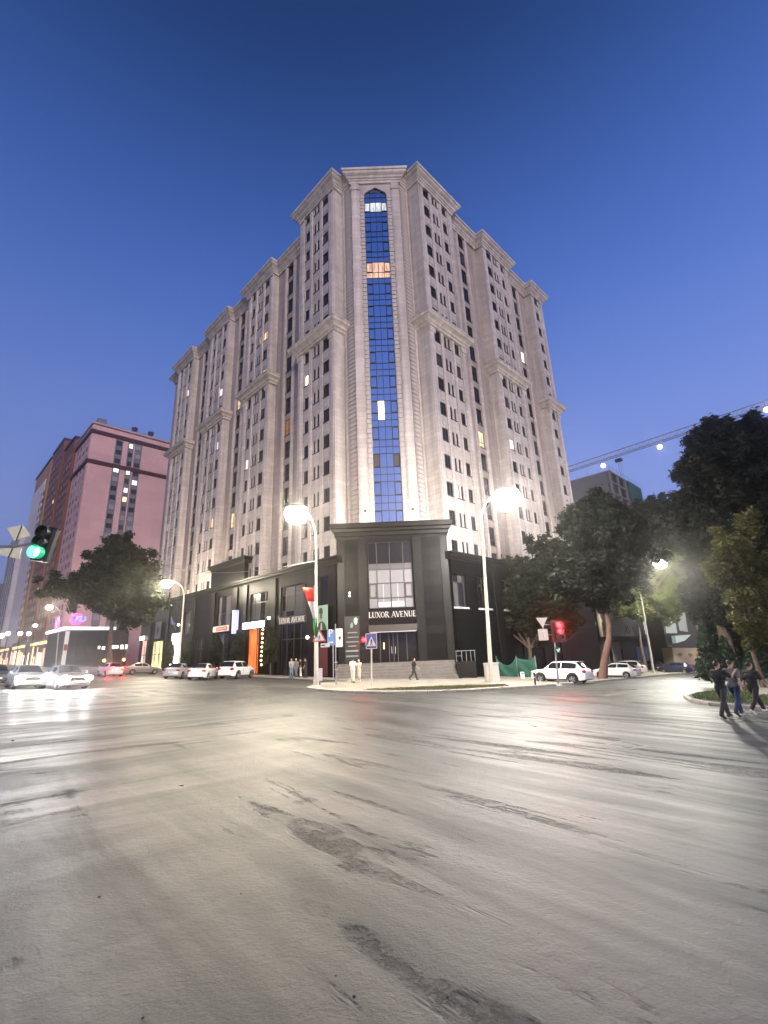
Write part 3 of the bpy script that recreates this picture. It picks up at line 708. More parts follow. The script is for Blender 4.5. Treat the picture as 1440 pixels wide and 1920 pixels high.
# corner block
ch_ = [(-2.72, 1.88, 5.92, 12.85), (-2.80, 1.98, .62, 4.2)]
b = MB(); HB = 6.02
for a, c, z0, z1 in rects(-HB, HB - .3, -3, 13.3, ch_): PC.box(b, a, c, -.45, 0, z0, z1)
PC.box(b, -HB + .1, HB - .4, -3.4, -.9, -3, 13.2); b.build('granite_wall', M_gran, tower)
q0, q1 = PC.P(-HB, 0, 0), PC.P(HB - .3, 0, 0); q00, q11 = PC.P(-HB, -3, 0), PC.P(HB - .3, -3, 0)
sw = MB(); PC.box(sw, -HB, -HB + .45, -3.2, -.451, -3, 13.3); PC.box(sw, HB - .75, HB - .3, -3.2, -.451, -3, 13.3); sw.build('granite_return', M_gran, tower)
BC = [(-.6, 0), (.05, 0), (.10, .2), (.22, .28), (.24, .62), (.40, .74), (.46, 1.0), (.62, 1.1), (.66, 1.5), (.60, 1.62), (-.6, 1.64)]
cornice('granite_cornice', [q00[:2], q0[:2], q1[:2], q11[:2]], 13.3, BC, M_gran2)
lid = MB(); PC.box(lid, -HB + .2, HB - .5, -3.2, -.3, 14.6, 14.9); lid.build('granite_lid', M_gran2, tower)
pr = MB()
for a, c in ((-3.75, -2.85), (2.02, 2.92)): PC.box(pr, a, c, .002, .16, -3, 13.25)
PC.box(pr, -HB + .1, -HB + .8, .002, .10, -3, 13.25); PC.box(pr, HB - 1.1, HB - .4, .002, .10, -3, 13.25)
pr.build('granite_pier', M_gran2, tower)
# big window over the entrance: fixed curtained panes
zs = [5.92, 6.95, 8.48, 9.92, 10.52, 12.85]; us = [-2.72, -1.84, -.44, .98, 1.88]
wf = MB()
for u in us: PC.box(wf, u - .045, u + .045, -.36, -.18, 5.92, 12.85)
for z in zs: PC.box(wf, -2.72, 1.88, -.355, -.185, z - .045, z + .045)
for i in (0, 3):
    for u in (us[i] + .06, us[i + 1] - .16): PC.box(wf, u, u + .10, -.25, -.12, 7.0, 8.44)
    PC.box(wf, us[i] + .06, us[i + 1] - .06, -.248, -.122, 7.0, 7.1); PC.box(wf, us[i] + .06, us[i + 1] - .06, -.248, -.122, 8.34, 8.44)
root = wf.build('entrance_window', M_frame, tower)
for i in range(4):
    for j in range(5):
        m = M_cur if j in (1, 2) or j == 0 else (M_cur2 if j == 3 else M_shop)
        p = MB(); PC.box(p, us[i] + .045, us[i + 1] - .045, -.28, -.26, zs[j] + .045, zs[j + 1] - .045); p.build('pane', m, root)
cu = MB()
for u in (-1.25, -.48, .25): PC.box(cu, u, u + .05, -.24, -.235, 6.6, 8.4)
PC.box(cu, -1.8, -.5, -.24, -.235, 6.05, 6.55); PC.box(cu, -.4, .9, -.24, -.235, 6.05, 6.6)
cu.build('curtain_edge', mat('curtain_white', (.3, .31, .33), .8, emit=(.85, .88, 1), estr=.06), root)  # same faint emission on the curtain edges
# entrance doors
dz0, dz1 = .62, 3.5
df = MB()
for u in (-2.8, -1.75, -.85, -.41, .02, .95, 1.98): PC.box(df, u - .05, u + .05, -.75, -.62, dz0, dz1)
PC.box(df, -2.8, 1.98, -.76, -.61, dz1 - .06, dz1 + .06); root = df.build('entrance_door', M_steel if False else M_frame, tower)
for a, c in ((-2.75, -1.8), (-1.7, -.9), (-.8, -.46), (-.36, -.03), (.07, .9), (1.0, 1.93)):
    p = MB(); PC.box(p, a, c, -.70, -.68, dz0 + .03, dz1 - .08); p.build('pane', M_shop, root)
hd = MB(); PC.box(hd, -.62, -.58, -.60, -.55, 1.4, 2.1); PC.box(hd, -.26, -.22, -.60, -.55, 1.4, 2.1); hd.build('handle', M_steel, root)
cn = MB(); PC.box(cn, -2.85, 2.03, -.7, .55, 3.58, 4.22); PC.box(cn, -2.7, 1.9, .551, .57, 3.55, 3.62); cn.build('canopy', mat('bronze_panel', (.035, .028, .024), .3), tower)
ct = MB(); PC.box(ct, -2.7, 1.9, .58, .62, 3.50, 3.545); ct.build('canopy_trim', M_steel, tower)
PC_b = MB(); PC.box(PC_b, -2.8, 1.98, -.9, -.86, .62, 4.2); PC_b.build('lobby_wall', M_gran, tower)
gl = MB(); PC.box(gl, -1.45, -1.32, -.66, -.62, 1.9, 2.5); gl.build('door_lamp', mat('amber_glow', (1, .6, .2), .5, emit=(1., .62, .18), estr=3), root)
# shop fronts
base_win(PL, 13.45, 18.6, 5.95, 9.45, [0, .16, .5, .84, 1], [5.95, 6.6, 8.5, 9.45], [M_cur2, M_shop]); base_win(PL, 21.5, 25.8, 5.85, 9.4, [0, .2, .5, .8, 1], [5.85, 8.2, 9.4], [M_cur2, M_cur2, M_shop]); base_win(PL, 30.6, 35.0, 5.9, 10., [0, .18, .5, .82, 1], [5.9, 7.6, 10.], [M_cur2, M_shop])
base_win(PL, 44., 46.3, 5.4, 8.8, [0, .5, 1], [5.4, 7, 8.8], [M_cur2, M_shop]); base_win(PL, 9.5, 11.3, 5.9, 9.7, [0, 1], [5.9, 9.7], M_shop)
base_win(PL, 13.6, 18.5, -.4, 5.1, [0, .22, .5, .78, 1], [-.4, 3.4, 5.1], M_shop); base_win(PL, 31.2, 34.6, -.4, 4.9, [0, .5, 1], [-.4, 3, 4.9], [M_shop, M_cur2]); base_win(PL, 38.5, 41.5, -.4, 4.6, [0, .5, 1], [-.4, 3, 4.6], M_shop)
M_wlit = mat('bright_shop_interior', (.8, .8, .8), .6, emit=(1., .95, .84), estr=4.5); M_ylit = mat('yellow_shop_interior', (.8, .7, .4), .6, emit=(1., .82, .34), estr=1.6); M_olit = mat('orange_shop_wall', (.75, .18, .05), .6, emit=(1., .20, .045), estr=.75); M_ofl = mat('amber_shop_interior', (.8, .6, .3), .6, emit=(1., .66, .20), estr=1.7); M_plit = mat('pink_shop_interior', (.8, .6, .5), .6, emit=(1., .62, .50), estr=1.0)
for m_ in (M_ylit, M_ofl, M_plit, M_olit): room(m_, 2.)
base_win(PL, 47.2, 51.6, -.4, 5.75, [0, .35, .7, 1], [-.4, 2.7, 5.75], M_wlit); base_win(PL, 54.5, 59.6, -.4, 4.8, [0, .4, .75, 1], [-.4, 2.6, 4.8], [M_ylit, M_ylit, M_ofl]); base_win(PL, 62.4, 65.2, -.4, 5.2, [0, .5, 1], [-.4, 2.6, 5.2], M_plit)
# the orange shop: a deep lit porch
po = MB(); PL.box(po, 25.2, 26.2, -1.8, -.3, -.4, 5.0); po.box(1.25, 1.35, 21.6, 25.2, -.4, 5); po.build('orange_shop_wall', M_olit, tower)
pd = MB(); PL.box(pd, 22.9, 24.6, -1.72, -1.66, -.4, 3.2); pd.build('amber_doorway', M_ofl, tower)
pf = MB()
for u in (21.7, 22.9, 24.6, 25.15): PL.box(pf, u, u + .07, -.9, -.8, -.4, 5)
PL.box(pf, 21.6, 25.2, -.9, -.8, 3.2, 3.3); pf.build('shop_frame', M_frame, tower)
base_win(PR, *Rh[0], [0, .12, .5, .88, 1], [5.8, 8.4, 9.2], [M_cur2, M_shop])
for h in Rh[1:]: base_win(PR, *h, [0, .5, 1], [h[2], h[3]], M_shop)
for h in Rh: b = MB(); PR.box(b, h[0] - .12, h[1] + .12, .002, .14, h[2] - .22, h[2] - .02); b.build('sill', M_trim, tower)
# ------------------------------------------------------------------ entrance stairs
stairs = tag(thing('entrance_stairs', None, None, (O.x, O.y, 0), GRID), kind='structure')
M_step = mat('granite_step', (.11, .10, .09), .5, var=.3, vscale=2.)
tops = [.60, .34, .08, -.18, -.44, -.70]
for i, z in enumerate(tops):
    b = MB(); d1 = .42 + .38 * i + (.8 if i == 0 else 0) * 0
    PC.box(b, -6.05 + .02 * i, 5.5, .003 if i == 0 else .42 + .38 * (i - 1) + .003, d1 + (.02), -3, z); b.build('step', M_step, stairs)
b = MB(); PC.box(b, 5.503, 7.6, -.2, .35, -3, .42); PC.box(b, 5.503, 5.86, .353, 2.4, -3, .30); b.build('stair_cheek', M_gran2, stairs)
rl = thing('entrance_railing', 'low steel railing beside the granite entrance steps', 'railing', (O.x, O.y, 0), GRID)
M_galv = mat('galvanised_steel', (.42, .42, .42), .45, metal=.8)
for u in (5.75, 6.3, 6.75, 7.2, 7.6): b = MB(); b.tube([PC.P(u, .15, .42), PC.P(u, .15, 1.42)], .028, 6); b.build('post', M_galv, rl)
b = MB(); b.tube([PC.P(5.7, .15, 1.42), PC.P(7.65, .15, 1.42)], .03, 6); b.tube([PC.P(5.7, .15, .95), PC.P(6.3, .15, .95)], .02, 6); b.build('handrail', M_galv, rl)

# ------------------------------------------------------------------ lettering
GL_ = {  # strokes on a 1 high cell: (x0,y0,x1,y1,heavy)
 'L': (.62, [(.14, 0, .14, 1, 1), (.14, .03, .58, .03, 0), (.56, .03, .58, .25, 0)]), 'U': (.80, [(.14, .25, .14, 1, 1), (.14, .25, .24, .06, 1), (.24, .06, .5, .03, 0), (.5, .03, .64, .2, 0), (.64, .2, .64, 1, 0)]),
 'X': (.80, [(.10, 1, .68, 0, 1), (.66, 1, .10, 0, 0)]), 'O': (.86, [(.10, .5, .16, .8, 1), (.16, .8, .42, .98, 0), (.42, .98, .68, .8, 0), (.68, .8, .74, .5, 1), (.74, .5, .68, .2, 1), (.68, .2, .42, .02, 0), (.42, .02, .16, .2, 0), (.16, .2, .10, .5, 1)]),
 'R': (.78, [(.14, 0, .14, 1, 1), (.14, .97, .45, .97, 0), (.45, .97, .56, .75, 1), (.56, .75, .45, .52, 0), (.45, .52, .14, .50, 0), (.36, .5, .68, 0, 1)]), 'A': (.82, [(.06, 0, .40, 1, 0), (.40, 1, .74, 0, 1), (.2, .33, .62, .33, 0)]),
 'V': (.80, [(.06, 1, .40, 0, 1), (.40, 0, .72, 1, 0)]), 'E': (.70, [(.14, 0, .14, 1, 1), (.14, .97, .58, .97, 0), (.14, .52, .46, .52, 0), (.14, .03, .60, .03, 0)]), 'N': (.86, [(.14, 0, .14, 1, 0), (.14, 1, .68, 0, 1), (.68, 0, .68, 1, 0)]),
 'P': (.70, [(.14, 0, .14, 1, 1), (.14, .97, .45, .97, 0), (.45, .97, .58, .74, 1), (.58, .74, .45, .48, 0), (.45, .48, .14, .46, 0)]), ' ': (.42, [])}
SERIF = {'L': [(.14, 0), (.14, 1)], 'U': [(.14, 1), (.64, 1)], 'X': [(.1, 0), (.1, 1), (.68, 0), (.66, 1)], 'R': [(.14, 0), (.14, 1), (.70, 0)], 'A': [(.06, 0), (.74, 0)], 'V': [(.06, 1), (.72, 1)], 'N': [(.14, 0), (.14, 1), (.68, 1)]}
def letter_mesh(ch, h):
    b = MB(); w, st = GL_[ch]
    for x0, y0, x1, y1, hv in st:
        t = (.075 if hv else .035); d = Vector((x1 - x0, y1 - y0)); n = Vector((-d.y, d.x)).normalized() * t; d.normalize(); e = d * .02
        P = [Vector((x0, y0)) - e + n, Vector((x1, y1)) + e + n, Vector((x1, y1)) + e - n, Vector((x0, y0)) - e - n]
        vs = [(p.x * h, -.06, p.y * h) for p in P] + [(p.x * h, 0, p.y * h) for p in P]
        b.add(vs, [(0, 1, 2, 3), (7, 6, 5, 4), (0, 4, 5, 1), (1, 5, 6, 2), (2, 6, 7, 3), (3, 7, 4, 0)])
    for x, y in SERIF.get(ch, []):
        b.box((x - .12) * h, (x + .12) * h, -.058, -.002, (y - .03) * h, (y + .03) * h)
    return b, w * h
def wall_sign(face, text, u0, u1, z, h, label, m, board=None, parentless=True):
    root = thing('shop_sign', label, 'sign', (O.x, O.y, 0), GRID)
    tot = sum(GL_[c][0] for c in text) * h; sc = (u1 - u0) / tot; x = u0
    for c in text:
        b, w = letter_mesh(c, h)
        if c != ' ':
            me = b.mesh('letter', m); o = link('letter', me, root, face.P(x, .03, z), (0, 0, face.rot())); o.scale = (sc, 1, 1)
            if face.k == 'L':       # the street wall reads the other way along u
                o.rotation_euler = (0, 0, face.rot()); o.location = face.P(u1 - (x - u0), .03, z)
        x += w * sc
    if board:
        b = MB(); face.box(b, u0 - .25, u1 + .25, .004, .026, z - .14, z + h + .14); b.build('backing_board', board, root)
    return root
M_letter = mat('steel_letter', (.40, .39, .38), .4, emit=(1., .95, .85), estr=.06)  # letters emit faintly so they read bright at dusk
wall_sign(PC, 'LUXOR AVENUE', -2.82, 2.05, 4.98, .55, 'steel LUXOR AVENUE letters over the glazed corner entrance', M_letter)
wall_sign(PL, 'LUXOR AVENUE', 13.55, 18.7, 5.20, .58, 'LUXOR AVENUE sign over a dark shop front in the side street', mat('dull_letter', (.5, .48, .44), .4, emit=(1., .95, .85), estr=.10), mat('sign_board', (.03, .028, .026), .4))  # these letters carry the faint added emission too

def lit_board(face, u0, u1, z0, z1, label, m, frame=None, d=.2):
    root = thing('shop_sign', label, 'sign', (O.x, O.y, 0), GRID)
    b = MB(); face.box(b, u0, u1, .19, .19 + d, z0, z1); b.build('sign_face', m, root)
    b = MB(); face.box(b, u0 - .05, u1 + .05, .19, .187 + d - .04, z0 - .05, z1 + .05); b.build('sign_case', frame or M_frame, root)
    return root
M_sgn = mat('white_sign_light', (.9, .9, .9), .5, emit=(1., .96, .92), estr=7)
lit_board(PL, 21.6, 26.8, 5.05, 5.8, 'glowing white sign bar above the orange shop', M_sgn)
s_ = lit_board(PL, 30.5, 35.2, 5.1, 5.85, 'red and white unlit sign board above the hedge bushes', mat('white_board', (.55, .53, .5), .5))
b = MB(); PL.box(b, 31.0, 34.2, .391, .40, 5.22, 5.72); b.build('red_panel', mat('sign_red', (.35, .03, .03), .5), s_)
b = MB()
for u in (33.7, 33.3, 32.9, 32.5, 32.1, 31.7, 31.4): PL.box(b, u - .1, u + .08, .401, .405, 5.36, 5.6)
b.build('red_panel_mark', mat('white_board', (.55, .53, .5), .5), s_)
lit_board(PL, 62.6, 65.0, 5.25, 5.9, 'round white shop lamp sign at the far end of the base', M_sgn)
bn = thing('street_banner', 'pale hanging banner with grey emblem beside the yellow shop', 'banner', (O.x, O.y, 0), GRID)
b = MB(); PL.box(b, 55.3, 57.9, .25, .29, 5.2, 8.0); b.build('cloth', mat('banner_cloth', (.42, .40, .38), .8), bn)
b = MB(); PL.poly(b, [(56.6, 7.3), (57.1, 6.8), (56.9, 6.2), (56.6, 5.9), (56.3, 6.2), (56.1, 6.8)], .292, .30); b.build('emblem', mat('grey_print', (.15, .14, .14), .8), bn)
bf = thing('small_blue_flag', 'little pale blue flag over the bright white shop', 'flag', (O.x, O.y, 0), GRID)
b = MB(); PL.poly(b, [(49.3, 8.3), (49.1, 7.2), (48.3, 6.9), (47.3, 7.1), (48.4, 7.5)], 1.0, 1.03); b.build('cloth', mat('pale_blue_cloth', (.35, .36, .75), .8), bf)
b = MB(); b.tube([PL.P(49.4, 0, 6.2), PL.P(49.3, 1.0, 8.4)], .03, 6); b.build('pole', M_galv, bf)
vl = thing('vertical_sign', 'narrow vertical blue lit sign on the granite pier', 'sign', (O.x, O.y, 0), GRID)
b = MB(); PL.box(b, 28.3, 28.75, .2, .9, 4.6, 7.6); b.build('sign_face', mat('blue_sign_light', (.5, .5, .8), .5, emit=(.55, .62, 1.), estr=.7), vl)
# round wall lamps
for u, z, e_, lab in ((20.1, 6.0, 9, 'bright round wall lamp between the two big shop windows'), (47.0, 6.9, 6, 'wall lamp on the granite beside the bright white shop'), (12.3, 3.4, 4, 'small wall lamp low on the granite pier near the people'), (68.2, 8.6, 6, 'wall lamp past the far end of the granite base')):
    t = thing('wall_lamp', lab, 'lamp', (O.x, O.y, 0), GRID); p = PL.P(u, .62, z)
    b = MB(); b.ball(p, .16, 10, 6); b.build('bulb', mat('wall_lamp_glow%d' % e_, (1, .9, .7), .5, emit=(1., .90, .70), estr=e_ * 4), t)
    b = MB(); b.tube([PL.P(u, .2 if u < 66 else -.3, z), PL.P(u, .5, z)], .04, 6); b.build('arm', M_frame, t)
cl_ = thing('wall_spotlight', 'pair of tiny white spotlights on the granite corner', 'lamp', (O.x, O.y, 0), GRID)
for z in (7.28, 7.58): b = MB(); b.ball(PC.P(-4.72, .12, z), .085, 8, 6); b.build('bulb', mat('spot_glow', (1, 1, 1), .5, emit=(1, 1, 1), estr=6), cl_)
b = MB(); PC.box(b, -4.85, -4.6, .005, .05, 7.1, 7.75); b.build('bracket', M_frame, cl_)

# posters
ps = thing('fashion_poster', 'dark wall poster with a pale face and rows of faint text lines', 'poster', (O.x, O.y, 0), GRID)
b = MB(); PC.box(b, -5.3, -3.78, .10, .14, .65, 5.2); b.build('board', mat('poster_black', (.012, .013, .013), .35), ps)
b = MB(); n_ = 14
face_c = (-4.15, 4.72); PC.poly(b, [(face_c[0] + .23 * math.cos(2 * math.pi * k / n_) * (1 if math.sin(2 * math.pi * k / n_) > 0 else .8), face_c[1] + .36 * math.sin(2 * math.pi * k / n_)) for k in range(n_)], .141, .15)
b.build('printed_face', mat('poster_mint', (.30, .46, .36), .6), ps)
b = MB(); PC.poly(b, [(-4.72, 4.05), (-4.45, 4.1), (-4.42, 4.5), (-4.55, 4.62), (-4.7, 4.4)], .141, .15); b.build('printed_hand', mat('poster_mint_dim', (.14, .20, .16), .6), ps)
b = MB(); PC.poly(b, [(-4.38, 4.76), (-4.22, 4.70), (-4.3, 4.82)], .151, .154); PC.poly(b, [(-4.10, 4.70), (-3.96, 4.74), (-4.02, 4.82)], .151, .154); PC.poly(b, [(-4.25, 4.5), (-4.06, 4.5), (-4.15, 4.55)], .151, .154); b.build('printed_features', mat('poster_black', (.012, .013, .013), .35), ps)
b = MB()
for z, w, u in ((3.55, .5, -4.5), (3.1, .55, -4.45), (2.65, .62, -4.55), (2.25, .4, -4.55), (1.75, .62, -4.58), (1.25, .60, -4.58)): PC.box(b, u - w, u + w, .141, .148, z, z + (.10 if z > 2 else .16))
b.build('printed_lines', mat('poster_grey', (.16, .17, .165), .6), ps)
pg = thing('portrait_poster', 'pale green wall poster of a figure in a tall dark hat', 'poster', (O.x, O.y, 0), GRID)
b = MB(); PL.box(b, 9.4, 11.6, .12, .16, 4.05, 6.6); b.build('board', mat('poster_green', (.26, .40, .31), .6, emit=(.6, .9, .7), estr=.03), pg)
b = MB(); PL.poly(b, [(11.2, 4.07), (11.0, 4.7), (10.6, 4.95), (10.2, 4.9), (9.8, 4.6), (9.6, 4.07)], .161, .17); PL.poly(b, [(10.85, 5.75), (10.82, 6.25), (10.6, 6.35), (10.3, 6.3), (10.2, 5.75)], .161, .17); b.build('printed_coat', mat('poster_dark', (.03, .028, .025), .6), pg)
b = MB(); PL.poly(b, [(10.75, 5.75), (10.28, 5.75), (10.3, 5.35), (10.5, 5.1), (10.7, 5.3)], .161, .17); b.build('printed_face', mat('poster_skin', (.12, .085, .06), .6), pg)
b = MB(); PL.poly(b, [(10.65, 4.08), (10.55, 4.8), (10.4, 4.75), (10.3, 4.08)], .171, .175); b.build('printed_shirt', mat('poster_pale', (.45, .5, .47), .6), pg)
b = MB(); PL.box(b, 9.5, 11.3, .1, .13, -.5, 2.4); tag(b.build('maroon_door', mat('maroon_paint', (.10, .022, .022), .5), tower))

# ------------------------------------------------------------------ street lamps
M_pole = mat('cream_pole_paint', (.62, .58, .48), .45, var=.08, vscale=2)
LAMPS = []
def street_lamp(base, top, head, r_glare, col, power, label, pole_r=.14, arm_up=.8):
    root = thing('street_lamp', label, 'street lamp', base, 0, 'street lamps along the kerb')
    B = Vector(base); top = Vector(top) - B; head = Vector(head) - B
    b = MB(); b.lathe([(pole_r * 1.9, -.02), (pole_r * 1.9, .12), (pole_r * 1.35, .16), (pole_r * 1.3, .5)], 12); b.build('foot', M_pole, root, True)
    b = MB(); b.tube([(0, 0, .1), top * .35, top * .352, top], [pole_r * 1.05, pole_r * .86, pole_r * .80, pole_r * .52], 12); b.build('pole', M_pole, root, True)
    n = 10; pts = []
    ctrl = Vector((top.x, top.y, head.z - .15)) * 1.0
    for i in range(n + 1):
        t = i / n; pts.append(top * (1 - t) ** 2 + ctrl * (2 * t * (1 - t)) + (head + Vector((0, 0, .10))) * t * t)
    b = MB(); b.tube(pts, [pole_r * .5 - (pole_r * .18) * i / n for i in range(n + 1)], 8); b.build('arm', M_pole, root, True)
    dr = (head - top); dr.z = 0; dr.normalize()
    Mx = Matrix.Translation(head) @ Matrix((( dr.x, -dr.y, 0, 0), (dr.y, dr.x, 0, 0), (0, 0, 1, 0), (0, 0, 0, 1)))
    hb = MB(); g = r_glare
    hb.lathe([(.05, .34 * g + .14), (g * .45, .30 * g + .12), (g * .86, .10 * g + .08), (g * .90, 0.02), (g * .82, -.02)], 16, Mx); hb.build('lamp_head', mat('lamp_housing', (.35, .34, .32), .4, metal=.4), root, True)
    lb = MB(); lb.lathe([(.02, -1.25 * g), (g * .45, -1.15 * g), (g * .78, -.92 * g), (g * .96, -.55 * g), (g * .98, -.28 * g), (g * .84, -.015)], 18, Mx)  # globe swollen past the real lamp, its glare put into the shape
    lens = lb.build('lamp_globe', mat('lamp_glow_%s' % label[:12].replace(' ', '_'), (1, .95, .85), .4, emit=col, estr=power), root, True)
    return root
def px_at(px, py, Y):
    d = fw + rt * ((px - 720) / 871.132) - upv * ((py - 960) / 871.132); return EYE + d * (Y / d.y)
WARM = (1., .87, .66); WHITE = (1., .93, .84)
B1 = G(922, 1285); street_lamp(B1, px_at(903, 985, B1.y), px_at(948, 925, B1.y), 1.2, WHITE, 720, 'tall cream street lamp with very bright white globe before the granite corner', .17)
B2 = G(593, 1290); street_lamp(B2, px_at(593, 1020, B2.y), px_at(556, 955, B2.y), .9, WARM, 730, 'cream street lamp carrying the tricolour flag and a warning triangle', .15)
B3 = G(334, 1264); street_lamp(B3, px_at(345, 1120, B3.y), px_at(313, 1090, B3.y), .74, WARM, 850, 'warm street lamp by the white cars parked at the shops', .15)
B4 = G(1226, 1264); street_lamp(B4, px_at(1196, 1085, B4.y), px_at(1236, 1050, B4.y), .95, (1., .96, .84), 950, 'street lamp buried in lit leaves past the parked white cars', .15)
B5 = G(104, 1252); street_lamp(B5, px_at(112, 1160, B5.y), px_at(93, 1136, B5.y), .72, WARM, 400, 'small distant warm lamp by the neon logo roof', .13)
# distant park lamps up the street
for i, (px, py, Yd, lab) in enumerate([(3, 1192, 95, 'round'), (15, 1188, 100, 'second'), (38, 1188, 104, 'third'), (54, 1188, 110, 'fourth'), (66, 1173, 118, 'taller')]):
    p = px_at(px, py, Yd); base = gp(p.x, p.y)
    t = thing('park_lamp', ['white ball lamp at the very edge of the far lamp row', 'white ball lamp next in from the edge lamp of the row', 'white ball lamp in the middle of the far lamp row', 'white ball lamp at the inner end of the far row', 'taller ball lamp standing above the far lamp row'][i], 'street lamp', base, 0, 'ball lamps far up the street')
    b = MB(); b.tube([(0, 0, 0), (0, 0, p.z - base.z)], [.10, .06], 6); b.build('pole', M_frame, t)
    b = MB(); b.ball((0, 0, p.z - base.z), .42, 10, 6); b.build('lamp_globe', mat('ball_lamp_glow', (1, 1, 1), .5, emit=(1., .92, .80), estr=22), t)

# ------------------------------------------------------------------ signs and signals
M_white = mat('sign_white', (.75, .73, .68), .4); M_signback = mat('sign_back_zinc', (.55, .54, .48), .5, metal=.2)
M_red = mat('sign_red_paint', (.60, .04, .03), .4); M_bluep = mat('sign_blue_paint', (.03, .09, .32), .4); M_black = mat('sign_black', (.02, .02, .02), .5)
M_sig = mat('signal_black', (.015, .016, .016), .4)
def facing(p, extra=0.): return math.atan2(-p[0], p[1]) * -1 * -1 + extra     # turn -Y towards the photographer
def plate(parent, name, pts, y0, y1, m, ox=0., oz=0.):
    b = MB(); n = len(pts); vs = [(x + ox, y0, z + oz) for x, z in pts] + [(x + ox, y1, z + oz) for x, z in pts]
    b.add(vs, [(i, (i + 1) % n, n + (i + 1) % n, n + i) for i in range(n)] + [tuple(range(n)), tuple(range(2 * n - 1, n - 1, -1))])
    return b.build(name, m, parent)
def rr(w, h, r=.06, k=3):
    P = []
    for cx, cz, a0 in ((w / 2 - r, h / 2 - r, 0), (-w / 2 + r, h / 2 - r, 90), (-w / 2 + r, -h / 2 + r, 180), (w / 2 - r, -h / 2 + r, 270)):
        for i in range(k + 1): a = R(a0 + 90 * i / k); P.append((cx + r * math.cos(a), cz + r * math.sin(a)))
    return P
def rtri(s, r=.05):
    h = s * math.sqrt(3) / 2; c = [(-s / 2, -h / 3), (s / 2, -h / 3), (0, 2 * h / 3)]; P = []
    for i in range(3):
        a, p, n = Vector(c[i - 1]), Vector(c[i]), Vector(c[(i + 1) % 3]); P += [tuple(p + (a - p).normalized() * r * 1.6), tuple(p + ((a - p).normalized() + (n - p).normalized()) * r * .5), tuple(p + (n - p).normalized() * r * 1.6)]
    return P
walker = [(-.02, .30), (.03, .33), (.06, .28), (.04, .23), (.09, .10), (.17, .02), (.15, -.01), (.06, .06), (.04, -.02), (.14, -.26), (.09, -.28), (.0, -.08), (-.10, -.28), (-.15, -.26), (-.05, -.02), (-.05, .12), (-.12, .04), (-.15, .06), (-.04, .22), (-.03, .25)]
# pedestrian crossing sign on its post, with the red walker signal behind
P0 = G(697, 1290)
t = thing('crossing_sign', 'blue pedestrian crossing sign with white triangle on its own post', 'road sign', P0, facing(P0))
b = MB(); b.tube([(0, .06, 0), (.05, .06, 2.7), (.05, .06, 3.5)], [.055, .055, .05], 8); b.build('post', M_pole, t, True)
plate(t, 'sign_edge', rr(.78, 1.02), -.03, 0, M_white, .07, 3.02); plate(t, 'blue_field', rr(.70, .93, .04), -.036, -.0305, M_bluep, .07, 3.02)
plate(t, 'white_triangle', [(-.31, -.30), (.31, -.30), (0, .36)], -.042, -.0365, M_white, .07, 2.98); plate(t, 'walker', [(x * .72, z * .72) for x, z in walker], -.048, -.0425, M_black, .07, 2.94); plate(t, 'stripe_field', [(-.3, -.05), (.3, -.05), (.3, .02), (-.3, .02)], -.042, -.0365, M_black, .07, 2.62)
M_redl = mat('red_signal_glow', (1, .1, .05), .4, emit=(1., .002, .003), estr=130); M_rims = mat('red_rim_glow', (.8, .1, .1), .4, emit=(1., .01, .03), estr=2.2)  # red spill of the lamp put into a glow on the visors
ts = thing('walker_signal', 'red pedestrian signal head beside the blue crossing sign', 'traffic signal', P0 + Vector((0, .25, 0)), facing(P0))
b = MB(); b.bev(-.62, -.28, -.12, .16, 2.55, 3.35, .03); b.build('signal_box', M_sig, ts)
for z, m in ((3.12, M_redl), (2.78, M_sig)):
    Mx = Matrix.Translation((-.45, -.12, z)) @ Matrix.Rotation(R(90), 4, 'X')
    b = MB(); b.lathe([(.13, 0), (.13, .02), (.05, .035)], 14, Mx); b.build('lens', m, ts)
    b = MB(); b.lathe([(.15, -.01), (.16, .16), (.15, .16), (.14, -.01)], 14, Mx, cap=False); b.build('visor', M_rims if m is M_redl else M_sig, ts)
b = MB(); b.tube([(-.3, .04, 2.9), (.06, -.19, 2.9)], .02, 6); b.build('bracket', M_sig, ts)

# parking sign post with white plate
P1 = G(630, 1287)
t = thing('parking_sign', 'blue parking sign and white emblem plate on a thin post', 'road sign', P1, facing(P1))
b = MB(); b.tube([(0, .04, 0), (0, .04, 4.3)], .04, 8); b.build('post', M_galv, t, True)
plate(t, 'blue_plate', rr(.55, 1.1, .04), -.03, 0, mat('sign_blue_pale', (.07, .19, .42), .4), -.33, 3.35)
b, w = letter_mesh('P', .5); b.xf(Matrix.Translation((-.52, -.032, 3.42)) @ Matrix.Diagonal((1, .15, 1, 1))); b.build('parking_letter', M_white, t)
plate(t, 'arrow', [(-.18, .02), (.05, .02), (.05, .08), (.17, 0), (.05, -.08), (.05, -.02), (-.18, -.02)], -.036, -.0305, M_white, -.33, 3.02)
plate(t, 'white_plate', rr(.50, 1.3, .06), -.03, 0, M_white, .27, 3.32); plate(t, 'shield', [(-.08, .12), (.08, .12), (.08, -.02), (0, -.14), (-.08, -.02)], -.036, -.0305, M_black, .30, 3.28)
for z in (1.1, 1.6): plate(t, 'clamp', [(-.12, 0), (.12, 0), (.12, .05), (-.12, .05)], -.02, .1, M_galv, 0, z)
P2 = G(625, 1274)
t = thing('thin_pole', 'thin grey pole with a tiny lamp cap behind the parking sign', 'pole', P2); b = MB(); b.tube([(0, 0, 0), (0, 0, 3.7)], .045, 8); b.build('shaft', M_galv, t); b = MB(); b.ball((0, -.02, 3.8), .13, 8, 6); b.build('cap_lamp', mat('cap_glow', (1, 1, 1), .5, emit=(1, .97, .9), estr=2.5), t)
